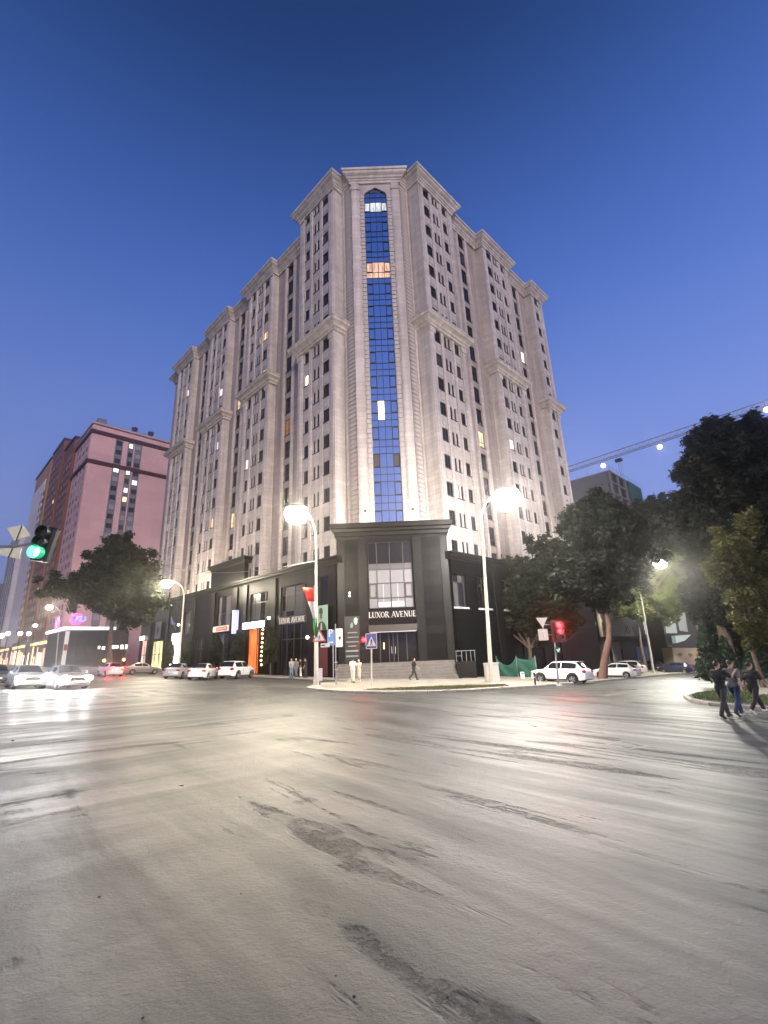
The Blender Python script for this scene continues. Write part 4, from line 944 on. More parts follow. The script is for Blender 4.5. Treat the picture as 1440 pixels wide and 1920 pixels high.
# warning triangle, hung on the flag lamp
tw = thing('warning_sign', 'red bordered warning triangle strapped to the flag lamp pole', 'road sign', B2 + Vector((.18, -.22, 0)), facing(B2))
plate(tw, 'red_triangle', rtri(.98), -.03, 0, M_red, .05, 3.25); plate(tw, 'white_field', rtri(.70, .03), -.036, -.0305, M_white, .05, 3.25); plate(tw, 'figure', [(x * .55, z * .55) for x, z in walker], -.042, -.0365, M_black, .05, 3.22)
plate(tw, 'distance_plate', rr(.62, .26, .03), -.03, 0, M_white, .45, 2.72); plate(tw, 'distance_print', [(-.14, -.04), (.14, -.04), (.14, .04), (-.14, .04)], -.036, -.0305, M_black, .32, 2.72)
# flag on the lamp
fl = thing('tricolour_flag', 'red white and green flag hanging from the street lamp pole', 'flag', B2)
M_fr, M_fwh, M_fgr = mat('flag_red', (.80, .06, .03), .7), mat('flag_white', (.75, .72, .66), .7), mat('flag_green', (.05, .24, .07), .7)
def cloth(name, rows, m):
    b = MB(); nn = 7; vs = []
    for (xa, ya), (xb, yb) in rows:
        for k in range(nn):
            s = k / (nn - 1); p = px_at(xa + (xb - xa) * s, ya + (yb - ya) * s, B2.y - .35 + .12 * math.sin(s * 7 + ya * .12)); vs.append(p - Vector(B2))
    f = []
    for i in range(len(rows) - 1):
        for k in range(nn - 1): f.append((i * nn + k, i * nn + k + 1, (i + 1) * nn + k + 1, (i + 1) * nn + k))
    b.add(vs, f); o = b.build(name, m, fl, True, fix=False); md = o.modifiers.new('thick', 'SOLIDIFY'); md.thickness = .012; return o
cloth('red_band', [((567, 1101), (588, 1103)), ((570, 1110), (588.5, 1111)), ((574, 1120), (589, 1120)), ((577, 1128), (590, 1128))], M_fr)
cloth('white_band', [((577, 1128), (590, 1128)), ((581, 1139), (591, 1139)), ((584.5, 1150), (592, 1150)), ((587, 1160), (594, 1160))], M_fwh)
cloth('green_band', [((587, 1160), (594, 1160)), ((587, 1170), (595, 1171)), ((587.5, 1182), (597, 1182)), ((590, 1192), (595, 1196))], M_fgr)
b = MB(); b.tube([px_at(593, 1190, B2.y - .15) - B2, px_at(588, 1098, B2.y - .3) - B2], .025, 6); b.build('staff', M_galv, fl)
bx = thing('meter_box', 'small white meter box at the foot of the flag lamp', 'utility box', G(600, 1290), facing(B2)); b = MB(); b.bev(-.16, .16, -.05, .2, .45, 1.25, .02); b.build('box_body', M_white, bx); b = MB(); b.tube([(0, .08, 0), (0, .08, .46)], .05, 8); b.build('stand', M_galv, bx)

# red signal on its raked pole, sign backs on a bracket
P3 = G(1047, 1286); th_ = px_at(1037, 1163, P3.y) - P3
t = thing('traffic_signal', 'traffic signal showing red by the parked white suv', 'traffic signal', P3)
b = MB(); b.tube([(0, 0, 0), th_ * .5, th_], [.07, .06, .05], 8); b.build('pole', M_galv, t, True)
b = MB(); b.bev(-.22, .22, -.2, .2, 0, .10, .02); b.build('foot_plate', M_galv, t)
hc = px_at(1048, 1182, P3.y - .3) - P3
for i, (dz, m, r_) in enumerate(((.36, M_redl, .20), (-.06, M_redl, .17), (-.48, M_sig, .17))):
    c = hc + Vector((0, 0, dz)); Mx = Matrix.Translation(c + Vector((0, -.16, 0))) @ Matrix.Rotation(R(90), 4, 'X')
    b = MB(); b.lathe([(r_, 0), (r_, .02), (r_ * .5, .06)], 16, Mx); b.build('lens', m, t, True)
    b = MB(); b.lathe([(r_ + .02, -.01), (r_ + .03, .2), (r_ + .015, .2), (r_ + .01, -.01)], 16, Mx, cap=False); b.build('visor', M_rims if m is M_redl else M_sig, t, True)
b = MB(); b.bev(hc.x - .24, hc.x + .24, hc.y - .15, hc.y + .15, hc.z - .72, hc.z + .62, .05); b.build('signal_box', M_sig, t)
b = MB(); b.box(hc.x - .5, hc.x + .5, hc.y + .16, hc.y + .18, hc.z - .85, hc.z + .75); b.build('back_board', mat('signal_backboard', (.05, .008, .01), .6), t)
c = px_at(1046, 1219, P3.y - .3) - P3; b = MB(); b.bev(c.x - .17, c.x + .17, c.y - .1, c.y + .1, c.z - .2, c.z + .2, .03); b.build('arrow_box', M_sig, t)
b = MB(); ar = [(-.10, .06), (-.03, -.04), (.09, .12), (.11, .08), (-.02, -.12), (-.13, .03)]; b.add([(c.x + x, c.y - .11, c.z + z) for x, z in ar] + [(c.x + x, c.y - .125, c.z + z) for x, z in ar], [tuple(range(6)), tuple(range(11, 5, -1))] + [(i, (i + 1) % 6, 6 + (i + 1) % 6, 6 + i) for i in range(6)]); b.build('green_arrow', mat('green_arrow_glow', (.1, 1, .5), .5, emit=(.2, 1., .55), estr=2.2), t)
b = MB()
for py in (1171, 1190): b.tube([px_at(1019, py, P3.y) - P3, px_at(1041, py, P3.y) - P3], .02, 6)
b.build('bracket', M_galv, t)
yb = thing('yield_sign', 'back of a give way triangle on the red signal pole bracket', 'road sign', P3); c = px_at(1016.5, 1166, P3.y - .05) - P3
plate(yb, 'plate', [(-.42, .30), (.42, .30), (.03, -.40), (-.03, -.40)], c.y - .01, c.y + .01, M_signback, c.x, c.z); b = MB(); b.box(c.x - .02, c.x + .02, c.y - .05, c.y - .012, c.z - 1.2, c.z + .25); b.build('rail', M_galv, yb)
sb = thing('square_sign', 'back of a square plate below the give way triangle', 'road sign', P3); c = px_at(1018.5, 1190, P3.y - .05) - P3
plate(sb, 'plate', rr(.72, .82, .06), c.y - .01, c.y + .01, M_signback, c.x, c.z); b = MB(); b.box(c.x - .3, c.x + .3, c.y - .05, c.y - .012, c.z + .1, c.z + .14); b.build('rail', M_galv, sb)
bo = thing('bollard', 'short black bollard on the kerb by the white suv', 'bollard', G(1004.5, 1288)); b = MB(); b.lathe([(.06, 0), (.06, .80), (.075, .82), (.07, .92), (.02, .97)], 10); b.build('post', M_sig, bo, True); b = MB(); b.lathe([(.063, .60), (.063, .68)], 10, cap=False); b.build('band', M_white, bo)
wp = thing('marker_post', 'small white marker stone near the green screen', 'post', G(980.5, 1275)); b = MB(); b.bev(-.18, .18, -.1, .1, 0, .72, .03); b.build('stone', M_white, wp); b = MB(); b.box(-.12, .12, -.105, -.1, .5, .6); b.build('dark_band', M_black, wp)
# switch cabinet at the foot of the bright lamp
cbn = thing('switch_cabinet', 'pale grey switch cabinet standing behind the bright lamp pole', 'cabinet', G(927, 1283.5) + Vector((0, .55, 0)), R(6))
b = MB(); b.bev(-.52, .52, -.28, .28, .02, 1.5, .03); b.build('case', mat('cabinet_grey', (.50, .50, .46), .5), cbn); b = MB(); b.box(-.48, .0, -.30, -.281, .1, 1.4); b.build('door', mat('cabinet_door', (.54, .53, .48), .5), cbn); b = MB(); b.box(.01, .48, -.30, -.281, .1, 1.4); b.build('door', mat('cabinet_door', (.54, .53, .48), .5), cbn); b = MB(); b.box(-.56, .56, -.32, .32, 1.502, 1.56); b.build('lid', mat('cabinet_grey', (.50, .50, .46), .5), cbn)
# green building-site screen
gs = thing('fabric_screen', 'sagging green site screen between posts near the granite side', 'screen', (0, 0, 0))
M_net = mat('green_netting', (.012, .075, .05), .7, var=.3, vscale=3)
pts = [G(934, 1270), G(972, 1271), G(1008, 1272)]
for i, (a, c) in enumerate(zip(pts, pts[1:])):
    b = MB(); nx, nz = 12, 6; vs = []
    for j in range(nz + 1):
        for k in range(nx + 1):
            s = k / nx; h = (2.05 - .85 * math.sin(math.pi * s) ** .8 * (1 if i == 0 else .35)) * j / nz; p = a.lerp(c, s); vs.append((p.x, p.y + .10 * math.sin(s * 9 + j), p.z + .05 + h))
    b.add(vs, [(j * (nx + 1) + k, j * (nx + 1) + k + 1, (j + 1) * (nx + 1) + k + 1, (j + 1) * (nx + 1) + k) for j in range(nz) for k in range(nx)])
    o = b.build('netting', M_net, gs, True, fix=False); md = o.modifiers.new('thick', 'SOLIDIFY'); md.thickness = .02
for p in pts: b = MB(); b.tube([p, p + Vector((0, 0, 2.2))], .04, 6); b.build('post', M_galv, gs)

# the near signal on its arm, at the edge of the picture
D4 = 13.5
mast = gp(*px_at(-60, 1030, D4)[:2]); hp = px_at(74, 1038, D4)
t = thing('traffic_signal', 'traffic signal showing green on an overhead arm', 'traffic signal', mast)
armz = px_at(0, 1024, D4).z
b = MB(); b.lathe([(.2, 0), (.2, .1), (.13, .12), (.09, armz - mast.z + .3)], 12); b.build('pole', M_galv, t, True)
b = MB(); b.tube([Vector((0, 0, armz - mast.z)), px_at(30, 1024, D4) - mast, px_at(66, 1018, D4) - mast], [.05, .04, .035], 8); b.build('arm', M_galv, t, True)
M_grn = mat('green_signal_glow', (.1, 1, .6), .4, emit=(.25, 1., .62), estr=30); M_grim = mat('green_rim_glow', (.1, .6, .3), .4, emit=(0., .8, .35), estr=.55)  # green spill put into a glow on ring and visor
h = hp - mast; s = .30
lean = Matrix.Translation(h) @ Matrix.Rotation(R(10), 4, 'Y')
b = MB(); b.bev(-.25, .25, -.02, .25, -.22, .84, .06); b.xf(lean); b.build('signal_box', M_sig, t)
for z, m in ((0.02, M_grn), (.34, M_sig), (.64, M_sig)):
    Mx = lean @ Matrix.Translation((0, -.02, z)) @ Matrix.Rotation(R(90), 4, 'X')
    if m is M_grn:
        b = MB(); n = 18; P = [(.02, 0.03)] + [(.135 * math.cos(a), .135 * math.sin(a)) for a in [R(35 + 290 * k / n) for k in range(n + 1)]]
        b.add([Mx @ Vector((x, y, .03)) for x, y in P] + [Mx @ Vector((x, y, .045)) for x, y in P], [tuple(range(len(P))), tuple(range(2 * len(P) - 1, len(P) - 1, -1))]); b.build('lens', m, t)
        b = MB(); b.lathe([(.17, .0), (.17, .015)], 18, Mx); b.build('lens_ring', M_grim, t)
        b = MB(); b.lathe([(.18, -.01), (.20, .24), (.185, .24), (.17, -.01)], 18, Mx, cap=False); b.build('visor', M_grim, t, True)
    else:
        b = MB(); b.lathe([(.15, .0), (.15, .015)], 16, Mx); b.build('lens', mat('dead_lens', (.02, .03, .028), .25), t)
        b = MB(); b.lathe([(.17, -.01), (.19, .22), (.175, .22), (.16, -.01)], 16, Mx, cap=False); b.build('visor', M_sig, t, True)
for nm, lab, pl_, (c0_, c1_) in (('priority_sign', 'back of a cream diamond plate above the signal arm', [(13, 990), (41, 984), (57, 1004), (27, 1014)], (None, None)), ('direction_plate', 'back of a cream plate hanging under the signal arm', [(-6, 1029), (40, 1027), (35, 1048), (-2, 1040)], (None, None))):
    q_ = thing(nm, lab, 'road sign', mast); P = [px_at(x, y, D4 - .1) - mast for x, y in pl_]; n = 4
    b = MB(); b.add(P + [p + Vector((0, .03, 0)) for p in P], [(0, 1, 2, 3), (7, 6, 5, 4)] + [(i, (i + 1) % 4, 4 + (i + 1) % 4, 4 + i) for i in range(4)]); b.build('plate', mat('cream_plate', (.62, .62, .45), .5, var=.1), q_)
    a, c = (P[1] + P[0]) / 2, (P[2] + P[3]) / 2; b = MB(); b.tube([px_at(41, 985, D4 - .13) - mast, px_at(30, 1014, D4 - .13) - mast] if nm[0] == 'p' else [px_at(24, 1027, D4 - .13) - mast, px_at(15, 1046, D4 - .13) - mast], .012, 5); b.build('rail', M_frame, q_)
# wires
cbw = thing('overhead_wire', 'thin sagging wire strung from the flag lamp along the shops', 'wire', (0, 0, 0))
def wire(a, c, sag, r_=.022):
    pts = [a.lerp(c, k / 16) - Vector((0, 0, sag * 4 * (k / 16) * (1 - k / 16))) for k in range(17)]; b = MB(); b.tube(pts, r_, 5); return b.build('strand', mat('wire_grey', (.25, .24, .22), .5), cbw)
wire(px_at(591, 1052, B2.y), px_at(318, 1062, 68), .9, .03); wire(px_at(318, 1062, 68), px_at(165, 1034, 95), .6, .03)
# ------------------------------------------------------------------ cars
def interp(x, xs, ys):
    return float(np.interp(x, xs, ys))
CAR = {
 'sedan': dict(L=4.6, W=1.80, H=1.46, zb=.20, rw=.315, wb=(-1.32, 1.38), tx=[-2.3, -2.26, -2.1, -1.5, .95, 1.7, 2.1, 2.24, 2.3], tz=[.72, .88, 1.0, 1.02, .97, .87, .78, .68, .55], xf=1.02, xrf=.22, xrr=-.95, xr=-1.78, wr=.56),
 'hatch': dict(L=4.3, W=1.78, H=1.48, zb=.20, rw=.315, wb=(-1.25, 1.30), tx=[-2.15, -2.1, -1.9, -1.4, .9, 1.6, 1.95, 2.1, 2.15], tz=[.74, .93, 1.03, 1.03, .98, .90, .80, .70, .56], xf=1.05, xrf=.2, xrr=-1.35, xr=-2.0, wr=.56),
 'suv': dict(L=4.55, W=1.86, H=1.68, zb=.27, rw=.36, wb=(-1.30, 1.36), tx=[-2.27, -2.24, -2.1, -1.5, 1.0, 1.75, 2.1, 2.22, 2.27], tz=[.80, 1.02, 1.10, 1.11, 1.08, 1.02, .93, .80, .62], xf=1.12, xrf=.40, xrr=-1.55, xr=-2.12, wr=.60)}
M_tyre = mat('tyre_rubber', (.015, .015, .015), .8); M_rim = mat('alloy_rim', (.45, .45, .46), .3, metal=.9); M_cglass = mat('tinted_car_glass', (.010, .011, .013), .05)
M_trimb = mat('black_car_trim', (.02, .02, .02), .5); M_hl = mat('headlight_glass', (.6, .62, .65), .1, spec=.8); M_tl = mat('tail_light_red', (.30, .015, .012), .2); M_plate = mat('number_plate', (.65, .65, .62), .5)
M_hl_on = mat('headlight_on', (1, 1, 1), .3, emit=(1., .98, .95), estr=1000); M_tl_on = mat('tail_light_on', (1, .2, .1), .3, emit=(1., .0015, .002), estr=150); M_ind = mat('indicator_on', (1, .5, .1), .3, emit=(1., .03, .0006), estr=90)
def car(kind, p, hd, paint, label, lights=None, ind=None, group=None, cat='car'):
    c = CAR[kind]; L, Wd, H = c['L'], c['W'] / 2, c['H']
    root = thing('parked_car' if not lights else 'driving_car', label, cat, (0, 0, 0), 0, group)
    root.matrix_world = Matrix.Translation(gp(p[0], p[1])) @ ground_rot(hd)
    z_top = lambda x: interp(x, c['tx'], c['tz'])
    wid = lambda x: Wd * interp(abs(x) / (L / 2), [0, .55, .8, .93, 1], [1, 1, .965, .90, .78])
    zb = c['zb']; ra = c['rw'] + .07; zw = c['rw']
    def bot(x):
        z = zb + .10 * max(0, (abs(x) / (L / 2) - .85) / .15)
        for xw in c['wb']:
            d = abs(x - xw)
            if d < ra: z = max(z, zw + math.sqrt(ra * ra - d * d))
        return z
    xs = set(np.linspace(-L / 2, L / 2, 30).tolist())
    for xw in c['wb']: xs |= set((xw + ra * np.cos(np.linspace(0, np.pi, 15))).tolist())
    xs |= {-L / 2 + .02, L / 2 - .02, -L / 2 + .08, L / 2 - .08}
    xs = sorted(xs); mb = MB(); vs = []; K_ = 9
    for x in xs:
        w, zt, z0 = wid(x), z_top(x), bot(x); zs = zt - .02
        sec = [(0, z0), (w * .72, z0), (w * .97, z0), (w, max(z0 + .02, min(zs - .1, zb + .22))), (w * 1.0, max(z0 + .04, zs - .24)), (w * .975, max(z0 + .05, zs - .07)), (w * .93, zs), (w * .70, zt + .012), (0, zt + .035)]
        vs += [(x, y, z) for y, z in sec] + [(x, -y, z) for y, z in sec[-2:0:-1]]
    m = 2 * K_ - 2; fs = []
    for i in range(len(xs) - 1):
        for j in range(m): fs.append((i * m + j, (i + 1) * m + j, (i + 1) * m + (j + 1) % m, i * m + (j + 1) % m))
    fs += [tuple(range(m)), tuple((len(xs) - 1) * m + j for j in range(m - 1, -1, -1))]
    mb.add(vs, fs)
    xf, xrf, xrr, xr, wr = c['xf'], c['xrf'], c['xrr'], c['xr'], c['wr']
    zr = lambda x: interp(x, [xr, xrr, (xrr + xrf) / 2, xrf, xf], [z_top(xr), H - .05, H, H - .035, z_top(xf)])
    yt = lambda x: interp(x, [xr, xrr, (xrr + xrf) / 2, xrf, xf], [Wd * .80, wr, wr + .02, wr, Wd * .84])
    yb_ = lambda x: wid(x) * .945
    gx = sorted(set([xr, xrr, xrf, xf] + np.linspace(xr, xf, 22).tolist())); vs = []
    for x in gx:
        zt, t = zr(x), yt(x); b0 = z_top(x) - .03
        sec = [(yb_(x), b0), (t + .02, max(b0 + .005, zt - .07)), (t - .04, zt - .015), (t * .5, zt + .012), (0, zt + .018)]
        vs += [(x, y, z) for y, z in sec] + [(x, -y, z) for y, z in sec[-2::-1]]
    m = 9; fs = []
    for i in range(len(gx) - 1):
        for j in range(m - 1): fs.append((i * m + j, i * m + j + 1, (i + 1) * m + j + 1, (i + 1) * m + j))
    mb.add(vs, fs); mb.build('body', paint, root, True)
    # glass, laid just proud of the cabin
    def side_y(x, z):
        b0 = z_top(x) - .03; zt = zr(x) - .07; f = min(1, max(0, (z - b0) / max(.02, zt - b0))); return yb_(x) + (yt(x) + .02 - yb_(x)) * f + .010
    fx, rx = xrf + .34 * (xf - xrf), xrr + .25 * (xr - xrr)
    mid = (fx + rx) / 2 + .12
    for s in (1, -1):
        for a, bb in ((rx + .06, mid - .05), (mid + .03, fx)):
            g = MB(); n = 8; vs = []
            for k in range(n + 1):
                x = a + (bb - a) * k / n; z0 = z_top(x) + .035; z1 = max(z0 + .01, zr(x) - .085)
                vs += [(x, s * side_y(x, z0), z0), (x, s * side_y(x, (z0 + z1) / 2), (z0 + z1) / 2), (x, s * side_y(x, z1), z1)]
            g.add(vs, [(k * 3 + j, k * 3 + j + 1, (k + 1) * 3 + j + 1, (k + 1) * 3 + j) for k in range(n) for j in range(2)]); g.build('side_window', M_cglass, root, fix=False)
    for nm, a, bb in (('windshield', xf - .06, xrf + .03), ('rear_window', xr + .10 * (xrr - xr), xrr - .02)):
        g = MB(); vs = []; n = 5
        for k in range(n + 1):
            x = a + (bb - a) * k / n; zt, t = zr(x), yt(x) - .055
            for y, dz in ((t, -.006), (t * .5, .02), (0, .027), (-t * .5, .02), (-t, -.006)): vs.append((x + (.012 if nm[0] == 'w' else -.012), y, zt + dz + .008))
        g.add(vs, [(k * 5 + j, k * 5 + j + 1, (k + 1) * 5 + j + 1, (k + 1) * 5 + j) for k in range(n) for j in range(4)]); g.build(nm, M_cglass, root, fix=False)
    for xw in c['wb']:
        for s in (1, -1):
            r_ = c['rw']; Mx = Matrix.Translation((xw, s * (Wd - .10), r_)) @ Matrix.Rotation(R(-90 * s), 4, 'X')
            b = MB(); b.lathe([(r_ * .62, -.10), (r_ * .9, -.11), (r_, -.07), (r_, .07), (r_ * .93, .10), (r_ * .64, .095)], 18, Mx, cap=False); w = b.build('wheel', M_tyre, root, True)
            b = MB(); b.lathe([(r_ * .66, .085), (r_ * .60, .055), (r_ * .58, .03)], 18, Mx, cap=False)
            for k in range(5):
                a = 2 * math.pi * k / 5; u = Vector((math.cos(a), math.sin(a), 0)); v = Vector((-u.y, u.x, 0))
                P = [u * .03 - v * .05, u * r_ * .62 - v * .035, u * r_ * .62 + v * .035, u * .03 + v * .05]
                b.add([Mx @ (q_ + Vector((0, 0, .05))) for q_ in P] + [Mx @ (q_ + Vector((0, 0, .085))) for q_ in P], [(0, 1, 2, 3), (7, 6, 5, 4), (0, 4, 5, 1), (1, 5, 6, 2), (2, 6, 7, 3), (3, 7, 4, 0)])
            b.build('rim', M_rim, w); b = MB(); b.lathe([(r_ * .6, .0), (r_ * .6, .03)], 16, Mx); b.build('brake_disc', M_trimb, w)
    zh, zt_ = z_top(L / 2 - .25) - .10, z_top(-L / 2 + .15) - .15
    for s in (1, -1):
        on = lights in ('front', 'both')
        b = MB(); b.ball((L / 2 - .20, s * (Wd * .70), zh), (.26, .30, .17) if on else (.20, .22, .085), 12, 8); b.build('headlight', M_hl_on if on else M_hl, root, True)  # lit lens enlarged, its glare put into the size
        on = lights in ('rear', 'both')
        b = MB(); b.ball((-L / 2 + .13, s * (Wd * .72), zt_), (.21, .27, .16) if on else (.17, .20, .10 if kind != 'suv' else .15), 12, 8); b.build('taillight', M_tl_on if on else M_tl, root, True)  # lit tail lens also enlarged for its glare
        b = MB(); b.ball((xf - .32, s * (Wd + .09), z_top(xf) + .07), (.08, .11, .075), 10, 6); b.tube([(xf - .30, s * (Wd * .9), z_top(xf) + .0), (xf - .32, s * (Wd + .05), z_top(xf) + .04)], .025, 6); b.build('mirror', paint, root, True)
        for x in (mid + .10, rx + .14): b = MB(); x0 = x if x > 0 else x; b.bev(x0, x0 + .17, s * Wd - .012 if s > 0 else -Wd - .025, s * Wd + .025 if s > 0 else -Wd + .012, z_top(x) - .20, z_top(x) - .165, .006); b.build('door_handle', paint, root)
        b = MB(); b.box(c['wb'][0] + ra, c['wb'][1] - ra, s * Wd * .985 - .02, s * Wd * .985 + .02, zb - .02, zb + .09); b.build('sill_trim', M_trimb, root)
        for x in (mid, fx + .28): b = MB(); b.box(x - .005, x + .005, s * Wd - .015, s * Wd + .0035, zb + .12, z_top(x) - .1); b.build('door_seam', M_trimb, root)
        if lights == 'front':                             # the dipped beam itself
            ld = bpy.data.lights.new('headlight_beam', 'SPOT'); ld.energy = 420; ld.spot_size = R(70); ld.spot_blend = .8; ld.shadow_soft_size = .12; ld.color = (1, .97, .93)
            lo = bpy.data.objects.new('headlight_beam', ld); COL.objects.link(lo); lo.parent = root; lo.location = (L / 2 + .12, s * Wd * .70, zh); lo.rotation_euler = (0, R(-84), 0)
    if ind: b = MB(); b.ball((L / 2 - .14, ind * (Wd * .86), zh - .06), (.14, .10, .09), 10, 6); b.build('indicator', M_ind, root, True)
    b = MB(); b.bev(L / 2 - .10, L / 2 + .012, -.46, .46, zh - .12, zh + .03, .02); b.build('grille', M_trimb, root)
    b = MB(); b.bev(L / 2 - .16, L / 2 - .015, -Wd * .72, Wd * .72, zb + .06, zb + .16, .02); b.bev(-L / 2 + .015, -L / 2 + .16, -Wd * .74, Wd * .74, zb + .06, zb + .2, .02); b.build('bumper_trim', M_trimb, root)
    b = MB(); b.box(L / 2 - .02, L / 2 + .022, -.26, .26, zb + .22, zb + .33); b.build('number_plate', M_plate, root)
    b = MB(); b.box(-L / 2 - .018, -L / 2 + .05, -.26, .26, zt_ - .12 - (.05 if kind == 'suv' else .12), zt_ - (.05 if kind == 'suv' else .12)); b.build('number_plate', M_plate, root)
    if kind == 'suv':
        b = MB()
        for s in (1, -1): b.tube([(xrf - .1, s * (wr - .06), H + .02), (xrr + .15, s * (wr - .06), H + .015)], .018, 6)
        b.build('roof_rail', M_trimb, root); b = MB(); b.bev(xrr - .18, xrr + .10, -wr + .04, wr - .04, H - .055, H - .02, .01); b.build('spoiler', paint, root)
        b = MB()
        for xw in c['wb']:
            for s in (1, -1):
                pts = [(xw + (ra + .02) * math.cos(a), s * (Wd * 1.0 + .004), zw + (ra + .02) * math.sin(a)) for a in np.linspace(.05, math.pi - .05, 12)]; b.tube(pts, .035, 5)
        b.build('arch_trim', M_trimb, root)
    return root
def paint(n, col, r=.28): return mat(n, col, r, coat=.6, spec=.5)
WHT, WHT2, SIL, GRY, BLU, DRK = paint('white_car_paint', (.72, .71, .69)), paint('pearl_car_paint', (.66, .64, .62)), paint('silver_car_paint', (.36, .36, .36), .3), paint('grey_car_paint', (.20, .18, .17)), paint('navy_car_paint', (.012, .016, .05)), paint('black_car_paint', (.015, .015, .018))
g1 = 'cars parked along the shops'; g2 = 'cars nosed in beside the tower'; g3 = 'cars driving on the shop street'
hdp = Vector((math.sin(R(12)), math.cos(R(12)), 0)); hdq = Vector((math.sin(R(-3)), math.cos(R(-3)), 0))
car('suv', XY(443, 1272), hdp, WHT, 'white suv parked nose in before the orange shop', group=g1)
car('sedan', XY(381, 1273.5), hdq, WHT2, 'white sedan parked next to the white suv at the shops', group=g1)
car('sedan', XY(335, 1271.5), hdq, SIL, 'silver sedan parked under the warm lamp by the shops', group=g1)
car('sedan', XY(264, 1264.5), dR, GRY, 'dull grey sedan standing before the yellow lit shop', group=g1)
car('suv', XY(1054, 1281), dL, WHT, 'white suv parked side on behind the red signal pole', group=g2)
car('hatch', XY(1157, 1271.5), dL, WHT2, 'white hatchback parked behind the leaning red lit trunk', group=g2)
car('suv', XY(1176, 1264.5), dL, WHT2, 'white suv showing above the roof of the white hatchback', group=g2)
car('hatch', XY(1268, 1262.5), dL, BLU, 'dark blue hatchback parked in shade beside the truck', group=g2)
car('suv', XY(1222, 1258.5), dL, DRK, 'black suv in deep shade behind the thin lamp pole', group=g2)
car('hatch', XY(205, 1268), dL, WHT2, 'pale hatchback driving away with red tail lights on', 'rear', group=g3)
car('sedan', XY(117, 1291), -dL + dR * .12, GRY, 'grey sedan coming on with amber indicator and headlights lit', 'front', 1, group=g3)
car('sedan', XY(46, 1290), -dL, SIL, 'silver sedan with dazzling headlights at the head of the traffic', 'front', group=g3)
car('sedan', XY(-14, 1282), -dL, DRK, 'dark sedan cut by the picture edge next to the dazzling sedan', group=g3)

# box truck in the side street
tr = thing('box_truck', 'beige box truck parked side on under the trees', 'truck', (0, 0, 0)); pt = G(1296, 1259)
tr.matrix_world = Matrix.Translation(pt) @ ground_rot((1, .15, 0))
M_bx = mat('truck_box_beige', (.34, .28, .19), .6, var=.12, vscale=.7)
b = MB(); b.bev(-3.6, 3.0, -1.2, 1.2, .95, 3.7, .06); b.build('cargo_box', M_bx, tr); b = MB(); b.bev(3.1, 4.7, -1.1, 1.1, .6, 2.5, .25); b.build('cab', paint('truck_cab_paint', (.10, .10, .11)), tr); b = MB(); b.box(3.9, 4.72, -1.0, 1.0, 1.6, 2.2); b.build('windshield', M_cglass, tr)
b = MB(); b.box(-3.6, 3.2, -.5, .5, .6, .9); b.build('chassis', M_trimb, tr); b = MB()
for x in (-2.4, -.6, .8, 2.1): b.ball((x, -1.21, 2.55), (.42, .03, .30), 10, 6)
b.build('printed_mark', mat('faded_brown_print', (.20, .14, .09), .7), tr); b = MB(); b.box(-3.65, 3.05, -1.23, 1.23, .93, 1.05); b.box(-3.65, 3.05, -1.23, 1.23, 3.62, 3.72); b.build('box_rail', M_trimb, tr)
for x in (-2.3, 3.7):
    for s in (-1, 1): b = MB(); b.lathe([(.25, -.12), (.46, -.13), (.48, 0), (.46, .13), (.25, .12)], 16, Matrix.Translation((x, s * 1.0, .48)) @ Matrix.Rotation(R(90), 4, 'X')); b.build('wheel', M_tyre, tr, True)

# ------------------------------------------------------------------ people
def blend(mb, name, m, parent, voxel, smooth=3):
    me = mb.mesh('raw'); o = bpy.data.objects.new('raw', me); COL.objects.link(o)
    md = o.modifiers.new('r', 'REMESH'); md.mode = 'VOXEL'; md.voxel_size = voxel
    ms = o.modifiers.new('s', 'SMOOTH'); ms.iterations = smooth; ms.factor = .5
    dg = bpy.context.evaluated_depsgraph_get(); new = bpy.data.meshes.new_from_object(o.evaluated_get(dg))
    bpy.data.objects.remove(o); bpy.data.meshes.remove(me)
    new.materials.clear(); new.materials.append(m); new.polygons.foreach_set('use_smooth', [True] * len(new.polygons)); new.name = name
    return link(name, new, parent)
def cap(mb, a, b_, ra, rb, seg=10):
    a, b_ = Vector(a), Vector(b_); mb.tube([a, a.lerp(b_, .5), b_], [ra, (ra + rb) / 2, rb], seg); mb.ball(a, ra, seg, 6); mb.ball(b_, rb, seg, 6)
